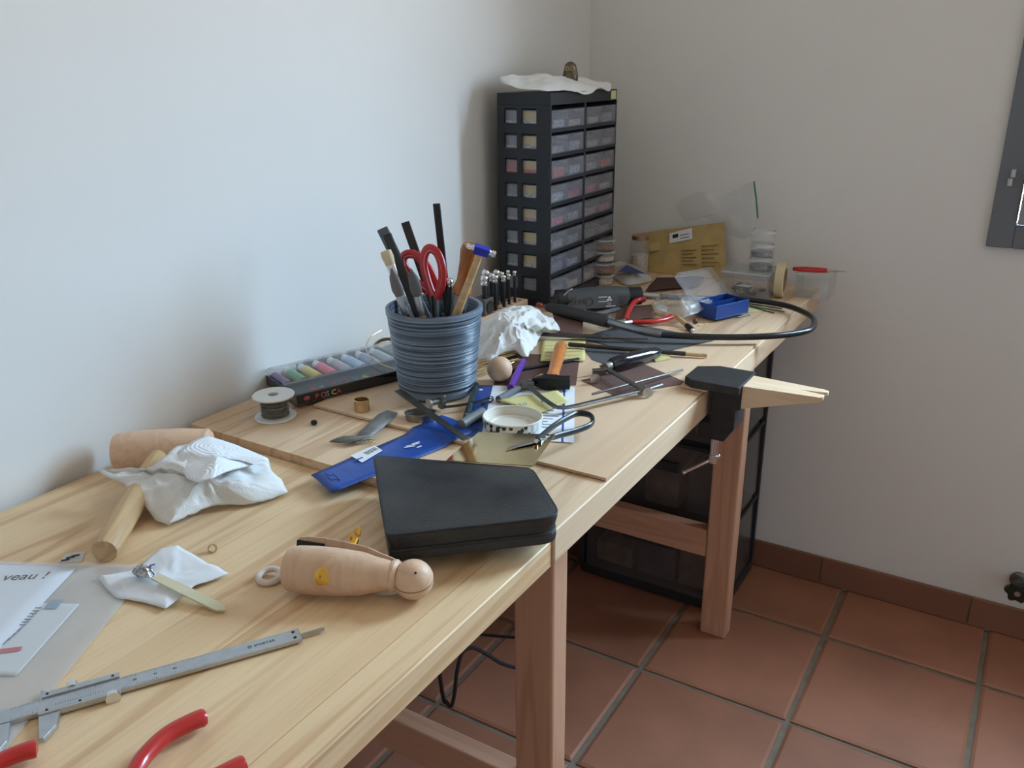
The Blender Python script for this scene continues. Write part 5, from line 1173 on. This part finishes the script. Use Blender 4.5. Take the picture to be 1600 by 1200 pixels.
sl_ = smooth_path([P(1034, 523, PT+.016), P(1005, 518, PT+.018), P(975, 510, PT+.020), P(952, 503, PT+.021)], 6)
B().tube([p-OO for p in sl_], [.0066+.0006*i/len(sl_) for i in range(len(sl_))], 14).obj('bend_sleeve', mat('grey steel sleeve', (.26, .27, .29), .3, .8), fx)
h0, h1 = P(953, 503, PT+.021), P(856, 480, PT+.017); Lq = (h1-h0).length; Mh_ = frame_axis(h0-OO, h1-OO)
hd_ = B().lathe([(.0078, -.001), (.0110, .002), (.0120, .012), (.0112, Lq*.35), (.0120, Lq*.6), (.0118, Lq*.78), (.0092, Lq*.88), (.0086, Lq-.002), (.0060, Lq)], 22, Mh_).obj('handpiece', mat('charcoal handpiece', (.040, .041, .043), .5), fx)
B().lathe([(.0056, Lq-.002), (.0048, Lq+.008), (.0030, Lq+.012)], 14, Mh_).obj('collet', M_DSTEEL, hd_)
B().lathe([(.0012, Lq+.010), (.0012, Lq+.017)], 8, Mh_).obj('bit_shank', M_STEEL, hd_)
B().lathe([(.0030, Lq+.0165), (.0048, Lq+.018), (.0048, Lq+.029), (.0030, Lq+.0305)], 14, Mh_).obj('grinding_stone', mat('pink grinding stone', srgb(150, 78, 66), .8), hd_)
q = frame_axis(h0, h1) @ Vector((0, 0, Lq*.45)); d_ = (CAM-q).normalized(); B().cyl(q-OO+d_*.0108, q-OO+d_*.0118, .0020, n=10).obj('key_hole', M_INK, hd_)
# small red pliers
o_ = P(973, 505, PT); pr_ = thing('pliers', 'small red handled pliers lying behind the flexible shaft handpiece', 'pliers', T((o_.x, o_.y, PT)))
Mi = T((-o_.x, -o_.y, -PT))
handle([P(1010, 468, PT+.016), P(1000, 468, PT+.016), P(990, 473, PT+.014), P(983, 485, PT+.012), P(977, 500, PT+.010)], .0062, pr_, Mi)
handle([P(1051, 494, PT+.010), P(1035, 500, PT+.009), P(1015, 503, PT+.009), P(986, 503, PT+.009)], .0062, pr_, Mi)
b = B()
for ps in (((978, 499), (972, 504), (948, 503)), ((988, 503), (974, 506), (948, 505))): b.tube([Mi @ P(x, y, PT+.009) for x, y in ps], [.0042, .0058, .0020], 10)
b.cyl(Mi @ P(973, 505, PT+.003), Mi @ P(973, 505, PT+.0155), .0048, n=14); b.obj('jaws', M_STEEL, pr_)
# odds and ends between
t_, L = rod('cutter_pen', 'cream and black pen like cutter with chrome end before the plastic bag', 'cutter', (1057, 494), (1074, 509), .0046, M_HANDLE, part='cream_barrel')
B().lathe([(.0052, L-.001), (.0054, L+.003), (.0054, L+.026), (.0046, L+.028)], 16).obj('black_grip', M_BLACK, t_); B().ball((0, 0, L+.029), .0042, 14).obj('chrome_end', M_CHROME, t_)
rod('brass_tube', 'short pale tube lying just behind the red pliers grips', 'tube', (1018, 489), (1042, 495), .0030, mat('pale brass tube', (.5, .42, .28), .35, .8))
rod('grey_rod', 'grey rod lying in front of the rotary tool', 'rod', (912, 496), (968, 483), .0050, mat('mid grey plastic', (.11, .115, .12), .5))
rod('wooden_stick', 'thin bare wooden stick running behind the black handpiece', 'stick', (914, 490), (970, 506), .0024, M_HANDLE)
v = P(911, 492, PT); wc = thing('thimble', 'small white plastic thimble standing in front of the rotary tool', 'thimble', T((v.x, v.y, PT+.0002)) @ RZ(.4))
B().prism(round_rect(-.0055, .0055, -.0045, .0045, .001), 0, .010).obj('cap_body', M_WHITEP, wc, bevel=.0006)
B().cyl((.0052, -.002, .004), (.0060, -.002, .004), .0022, n=12).obj('cap_hole', M_INK, wc)
v = P(1086, 507, PT); ey = thing('screw_eye', 'small brown knob with bent wire loop on the plywood', 'screw eye', T((v.x, v.y, PT+.006)))
B().ball((0, 0, 0), .0056, 16).obj('knob', mat('brown bead', (.10, .06, .04), .35), ey)
B().tube(smooth_path([(.004, 0, .001), (.010, .001, .001), (.020, -.004, -.003), (.018, -.010, -.004), (.006, -.010, -.0045)], 5), .0008, 6).obj('wire', M_BRASS, ey)
lbl_b = ['black bit with its tip reaching farthest right', 'black bit second along', 'short black bit in front', 'thin dark bit nearest the hose']
for i, (a, c) in enumerate((((1160, 476), (1226, 487)), ((1172, 479), (1210, 489)), ((1150, 496), (1172, 492)), ((1168, 474), (1222, 482)))):
    rod('needle_bit', '%s, right of the blue box' % lbl_b[i], 'bit', a, c, .0013, M_DSTEEL, z=TT, group='needle bits right of the blue box')
flat_poly('paper_slip', 'pale green yellow paper slip right of the blue box', 'paper', [(1160, 481), (1196, 476), (1206, 485), (1166, 489)], TT+.0004, .0004, mat('pale green paper', srgb(206, 206, 150), .8))
v = P(1068, 560, PT)
flat_poly('note_scrap', 'folded yellow scrap under the wooden ended stick', 'note', [(1020, 560), (1046, 556), (1047, 562), (1024, 566)], PT+.0004, .0020, M_YNOTE)
# blue box with open clear lid
A_, B_ = P(1118, 501, PT), P(1169, 489, PT); Mbx = frame_xy((A_.x, A_.y, PT+.0005), (B_.x, B_.y, PT)); Lb = Vector((B_.x-A_.x, B_.y-A_.y, 0)).length; Db, Hb = .060, .027
bb_ = thing('blue_box', 'open blue plastic compartment box with its clear lid tipped back', 'box', Mbx)
M_BBOX = mat('blue polystyrene', (.012, .055, .27), .3)
b = B(); tk_ = .0018
b.box(0, Lb, 0, Db, 0, tk_); b.box(0, Lb, 0, tk_, tk_, Hb); b.box(0, Lb, Db-tk_, Db, tk_, Hb); b.box(0, tk_, tk_, Db-tk_, tk_, Hb); b.box(Lb-tk_, Lb, tk_, Db-tk_, tk_, Hb)
b.obj('tray', M_BBOX, bb_, smooth=0, bevel=.0006)
B().box(tk_, Lb-tk_, Db*.5, Db*.5+tk_, tk_, Hb-.003).obj('divider', M_BBOX, bb_, smooth=0)
lid_ = B(); lid_.box(0, Lb+.004, 0, .0016, 0, Db*1.1); lid_.box(0, .0016, -.010, 0, 0, Db*1.1); lid_.box(Lb+.0024, Lb+.004, -.010, 0, 0, Db*1.1); lid_.box(.0016, Lb+.0024, -.010, 0, Db*1.1-.0016, Db*1.1)
lid_.obj('clear_lid', M_FILM, bb_, T((-.002, Db+.0005, Hb-.004)) @ RX(R(-52)), smooth=0)
# clear bag in front of it
def Qz(lst, z=PT): return [P(x, y, z+h) for x, y, h in lst]
bgo = Qz([(1022, 474, .010), (1030, 463, .024), (1060, 456, .030), (1090, 464, .026), (1112, 468, .020), (1105, 482, .014), (1070, 496, .008), (1040, 487, .006), (1024, 482, .006)])
bc_ = P(1062, 474, PT+.030); Mg = T((bc_.x, bc_.y, PT)); cbg = thing('plastic_bag', 'small clear plastic bag with white header leaning on the blue box', 'bag', Mg)
local(crumple(bgo, bc_, 10, 41, .006, 40, PT+.001), Mg).obj('film', clear('bag film', (.85, .86, .88), .30, .2, .12), cbg, smooth=60)
q = [Mg.inverted() @ P(x, y, PT+h) for x, y, h in ((1022, 471, .013), (1042, 479, .013), (1042, 488, .007), (1024, 481, .007))]
B().add(q+[p+Vector((.0004, .0008, 0)) for p in q], [(0, 1, 2, 3), (7, 6, 5, 4), (0, 4, 5, 1), (1, 5, 6, 2), (2, 6, 7, 3), (3, 7, 4, 0)]).obj('white_header', M_PAPER, cbg, smooth=0)
lidp = thing('loose_cover', 'loose clear lid lying at the front of the blue box', 'lid', T((bc_.x, bc_.y, PT)))
q = [Mg.inverted() @ P(x, y, PT+h) for x, y, h in ((1065, 497, .004), (1112, 482, .006), (1108, 468, .024), (1085, 476, .024))]
B().add(q+[p+Vector((0, .0004, .0012)) for p in q], [(3, 2, 1, 0), (4, 5, 6, 7), (0, 1, 5, 4), (1, 2, 6, 5), (2, 3, 7, 6), (3, 0, 4, 7)]).obj('lid_plate', M_CLEAR, lidp, smooth=0)
B().tube([p+Vector((0, 0, .001)) for p in q], .0012, 6, closed=True).obj('lid_rim', M_FROST, lidp)

# ------------------------------------------------------------------ things along the back wall
def jar_stack(px, py, r, hj, n, fills, where, z=TT):
    v = P(px, py, z)
    for i in range(n):
        j = thing('screw_jar', 'clear round screw jar, %s in the stack %s' % (('lowest', 'second from below', 'third from below', 'topmost', 'fifth')[i], where), 'jar', T((v.x, v.y, z+.0004+i*hj)), 'stacked clear jars '+where)
        B().lathe([(.0005, 0), (r*.94, 0), (r, .0015), (r, hj*.78), (r*.95, hj*.82), (r*.95, hj-.001), (.0005, hj-.0008)], 28).obj('wall', M_CLEAR, j)
        B().lathe([(r*1.03, hj*.70), (r*1.03, hj*.86)], 28, cap=False).obj('thread_ring', M_FROST, j)
        if fills[i]: B().lathe([(.0005, .002), (r*.9, .002), (r*.9, hj*fills[i][0]), (.0005, hj*fills[i][0]+.002)], 20).obj('contents', fills[i][1], j)
f_cop = mat('copper bits', (.30, .16, .09), .5, .3, var=.6, vscale=300); f_pale = mat('pale beads', (.58, .50, .42), .6, var=.4, vscale=300); f_silv = mat('silver findings', (.30, .30, .30), .3, .6, var=.6, vscale=300)
jar_stack(942, 443, .0245, .0262, 4, [(.5, f_pale), (.4, f_cop), (.4, f_pale), (.35, f_cop)], 'beside the cabinet')
v0 = P(1193, 452, TT)
# clear boxes
def clear_box(name, label, A, w, d, h, rz=0.0, lid=True):
    t_ = thing(name, label, 'box', T((A[0], A[1], TT+.0004)) @ RZ(rz)); b = B(); s = .0018
    b.box(0, w, 0, d, 0, s); b.box(0, w, 0, s, s, h); b.box(0, w, d-s, d, s, h); b.box(0, s, s, d-s, s, h); b.box(w-s, w, s, d-s, s, h)
    b.obj('box_body', M_CLEAR, t_, smooth=0, bevel=.0006)
    B().tube([(0, 0, h), (w, 0, h), (w, d, h), (0, d, h)], .0016, 6, closed=True).obj('rim', M_FROST, t_)
    if lid: B().box(0, w, 0, d, h+.0016, h+.0030).obj('lid', M_CLEAR, t_, smooth=0)
    return t_
c1 = P(1197, 471, TT)
cbx = clear_box('clear_box', 'clear plastic box of odd bits under the jar tower', (c1.x-.100, c1.y), .100, .095, .052)
rr = random.Random(17)
for i in range(14):
    m_ = rr.choice([f_cop, f_pale, M_RUBBER, M_DSTEEL, M_CASE])
    B().box(-.008, .010, -.006, .006, 0, .006, T((rr.uniform(.015, .085), rr.uniform(.015, .075), .003+.004*(i // 5))) @ RZ(rr.uniform(0, 3)) @ RX(rr.uniform(-.4, .4))).obj('odd_bit', m_, cbx, smooth=0, bevel=.001)
B().prism([(.030, .012), (.058, .008), (.064, .022), (.040, .030)], .022, .0226).obj('white_card', M_PAPER, cbx, smooth=0)
jz = TT+.0004+.052+.0034
jv = P(1191, 428, jz); jx, jy = min(max(c1.x-.045, jv.x), c1.x-.03), c1.y+.045
for i in range(3):
    jj = thing('screw_jar', 'clear round screw jar, %s of the three on the clear box' % ('lowest', 'middle', 'topmost')[i], 'jar', T((jx, jy, jz+i*.0285)), 'jar tower on the clear box')
    r, hj = .0245, .0280
    B().lathe([(.0005, 0), (r*.94, 0), (r, .0015), (r, hj*.78), (r*.95, hj*.82), (r*.95, hj-.001), (.0005, hj-.0008)], 28).obj('wall', M_CLEAR, jj)
    B().lathe([(r*1.03, hj*.70), (r*1.03, hj*.86)], 28, cap=False).obj('thread_ring', M_FROST, jj)
    if i < 2: B().lathe([(.0005, .002), (r*.9, .002), (r*.9, .010), (.0005, .012)], 20).obj('contents', f_silv, jj)
c2 = P(1237, 464, TT)
cb2 = clear_box('clear_box', 'empty clear plastic box at the far right corner of the bench', (c2.x+.004, c2.y), .068, .070, .050, lid=False)
# red tongs resting on the second box
o_ = Vector((c2.x+.036, c2.y+.03, TT+.0535)); tg = thing('red_tweezers', 'red handled tweezers resting across the far right clear box', 'tweezers', T(o_) @ RZ(.25))
for s in (-1, 1):
    B().tube(smooth_path([(-.045, s*.0005, .002), (-.030, s*.006, .002), (.0, s*.008, .002), (.022, s*.004, .002)], 5), [.0026]*16, 8, flat=1.5).obj('red_arm', M_RED, tg)
    B().tube([(.020, s*.0045, .002), (.040, s*.002, .002), (.060, s*.0006, .002)], [.0022, .0016, .0006], 8).obj('steel_tip', M_STEEL, tg)
# masking tape roll standing between the boxes
v = P(1221, 462, TT); tp = thing('tape_roll', 'roll of beige masking tape standing beside the clear box', 'tape roll', T((c1.x+.013, c1.y+.050, TT+.0365)) @ RZ(.12) @ RY(R(90)))
B().lathe([(.026, -.0085), (.036, -.0085), (.036, .0085), (.026, .0085), (.026, -.0085)], 40).obj('tape_band', mat('masking tape', srgb(206, 190, 150), .7), tp)
B().lathe([(.0240, -.0085), (.0259, -.0085), (.0259, .0085), (.0240, .0085), (.0240, -.0085)], 40).obj('cardboard_core', mat('cardboard', srgb(150, 122, 92), .8), tp)
# padded envelope leaning on the back wall
ey_ = YB-.045
e0, e1 = PY(1003, 438, ey_-.02), PY(1136, 434, ey_-.02); e2, e3 = PY(1131, 347, YB-.012), PY(1004, 364, YB-.012)
e0.z = max(e0.z, TT+.001); e1.z = TT+.001; e0.z = TT+.001
Me = T((e0.x, e0.y, TT)); en = thing('padded_envelope', 'yellow brown padded envelope with printed labels leaning on the back wall', 'envelope', Me)
b = B(); n = 18
for k in range(2):
    for i in range(n+1):
        for j in range(n+1):
            q = e0.lerp(e1, i/n).lerp(e3.lerp(e2, i/n), j/n); edge = min(i, j, n-i, n-j)/n
            bul = .007*min(1, edge*4)+.0012*noise.noise(q*60)
            b.v.append(tuple(q-Vector((e0.x, e0.y, TT))+Vector((0, (-1 if k == 0 else 1)*bul*(1 if k == 0 else .3), 0))))
m = (n+1)**2
for i in range(n):
    for j in range(n):
        f = (i*(n+1)+j, (i+1)*(n+1)+j, (i+1)*(n+1)+j+1, i*(n+1)+j+1); b.f += [f, tuple(x+m for x in f[::-1])]
b.obj('paper_shell', mat('manila paper', srgb(190, 164, 108), .75, var=.10, vscale=30, bump=.3, bscale=40), en, smooth=60)
def on_env(u, v): q = e0.lerp(e1, u).lerp(e3.lerp(e2, u), v); return q-Vector((e0.x, e0.y, TT))+Vector((0, -.0095, 0))
def patch(u0, u1, v0, v1, m_, name, tilt=0.0, dy=0):
    q = [on_env(u0, v0), on_env(u1, v0+tilt), on_env(u1, v1+tilt), on_env(u0, v1)]; q = [p+Vector((0, dy, 0)) for p in q]
    B().add(q+[p+Vector((0, -.0003, 0)) for p in q], [(0, 3, 2, 1), (4, 5, 6, 7), (0, 1, 5, 4), (1, 2, 6, 5), (2, 3, 7, 6), (3, 0, 4, 7)]).obj(name, m_, en, smooth=0)
patch(.36, .64, .70, .92, M_PAPER, 'address_label', .06); patch(.40, .47, .80, .88, M_INK, 'label_print', .02, -.0005); patch(.49, .60, .84, .86, M_GREYINK, 'label_print', .02, -.0005); patch(.49, .60, .78, .80, M_GREYINK, 'label_print', .02, -.0005)
M_BPR = mat('brown print', srgb(140, 108, 56), .8)
for i in range(6): patch(.74, .94-.05*(i % 2), .60-.075*i, .62-.075*i, M_BPR, 'printed_line', .01)
for i in range(5): patch(.50, .68-.04*(i % 2), .52-.07*i, .54-.07*i, M_BPR, 'printed_line', .01)
patch(.10, .24, .52, .72, mat('pale sticker', srgb(200, 180, 120), .7), 'small_sticker', .03)
# big zip bag with green seal
def Qy(lst): return [PY(x, y, YB-d) for x, y, d in lst]
zb_ = Qy([(1055, 318, .014), (1090, 300, .020), (1130, 306, .016), (1176, 285, .030), (1185, 342, .045), (1168, 372, .05), (1140, 366, .012), (1100, 340, .010), (1070, 345, .010)])
zc__ = PY(1130, 332, YB-.030); Mz = T(zc__); zbg = thing('zip_bag', 'large clear zip bag with green seal against the back wall', 'bag', Mz)
bz_ = crumple(zb_, zc__, 9, 51, .0, 30)
for i, v in enumerate(bz_.v):
    q = Vector(v); h = noise.noise(q*30)*.010+noise.noise(q*85)*.005; bz_.v[i] = (v[0], min(YB-.004, v[1]+h), v[2])
local(bz_, Mz).obj('film', clear('zip bag film', (.85, .87, .88), .10, .18, .2), zbg, smooth=35)
g0, g1 = PY(1178, 283, YB-.032), PY(1184, 341, YB-.047); B().tube([g0-zc__, ((g0+g1)/2)-zc__+Vector((0, .003, 0)), g1-zc__], .0032, 8, flat=.5).obj('green_seal', mat('green seal', (.012, .17, .09), .4), zbg)
# jar with copper lid and bag with blue card
v = P(990, 432, TT); cj = thing('lidded_jar', 'small glass jar with copper lid behind the jar stack', 'jar', T((v.x, v.y+.03, TT)))
hh_ = max(.05, PY(988, 366, v.y+.03).z-TT)
B().lathe([(.0005, 0), (.021, 0), (.0225, .002), (.0225, hh_*.80), (.018, hh_*.88), (.018, hh_-.003)], 28).obj('glass', M_CLEAR, cj)
B().lathe([(.0190, hh_-.010), (.0198, hh_-.009), (.0198, hh_-.001), (.0190, hh_), (.0005, hh_)], 28).obj('lid', mat('copper lid', (.42, .24, .15), .4, .7), cj)
B().lathe([(.0005, .002), (.020, .002), (.020, hh_*.5), (.0005, hh_*.52)], 24).obj('contents', f_pale, cj)
v = P(962, 372, TT)
pk0 = Qz([(958, 432, .004), (966, 422, .018), (985, 412, .024), (1005, 424, .018), (1020, 436, .006), (1000, 444, .003), (975, 445, .003)], TT)
pc_ = P(988, 430, TT+.018); Mp_ = T((pc_.x, pc_.y, TT)); pk = thing('bead_packet', 'little clear packet with blue triangular card before the yellow envelope', 'packet', Mp_)
local(crumple(pk0, pc_, 7, 61, .003, 60, TT+.001), Mp_).obj('film', M_FROST, pk, smooth=50, solid=.0003)
q = [Mp_.inverted() @ P(x, y, TT+.026) for x, y in ((966, 424), (979, 414), (1010, 428))]
B().add(q+[p+Vector((0, 0, .0004)) for p in q], [(0, 1, 2), (5, 4, 3), (0, 3, 4, 1), (1, 4, 5, 2), (2, 5, 3, 0)]).obj('blue_card', mat('blue card', (.05, .07, .25), .6), pk, smooth=0)
v = P(966, 402, TT); 
tgb = flat_poly('paper_tag', 'little white paper tag on the wooden top behind the jar stack', 'paper', [(958, 412), (975, 408), (982, 414), (962, 418)], TT+.0004, .0005, M_PAPER, curl=.004)
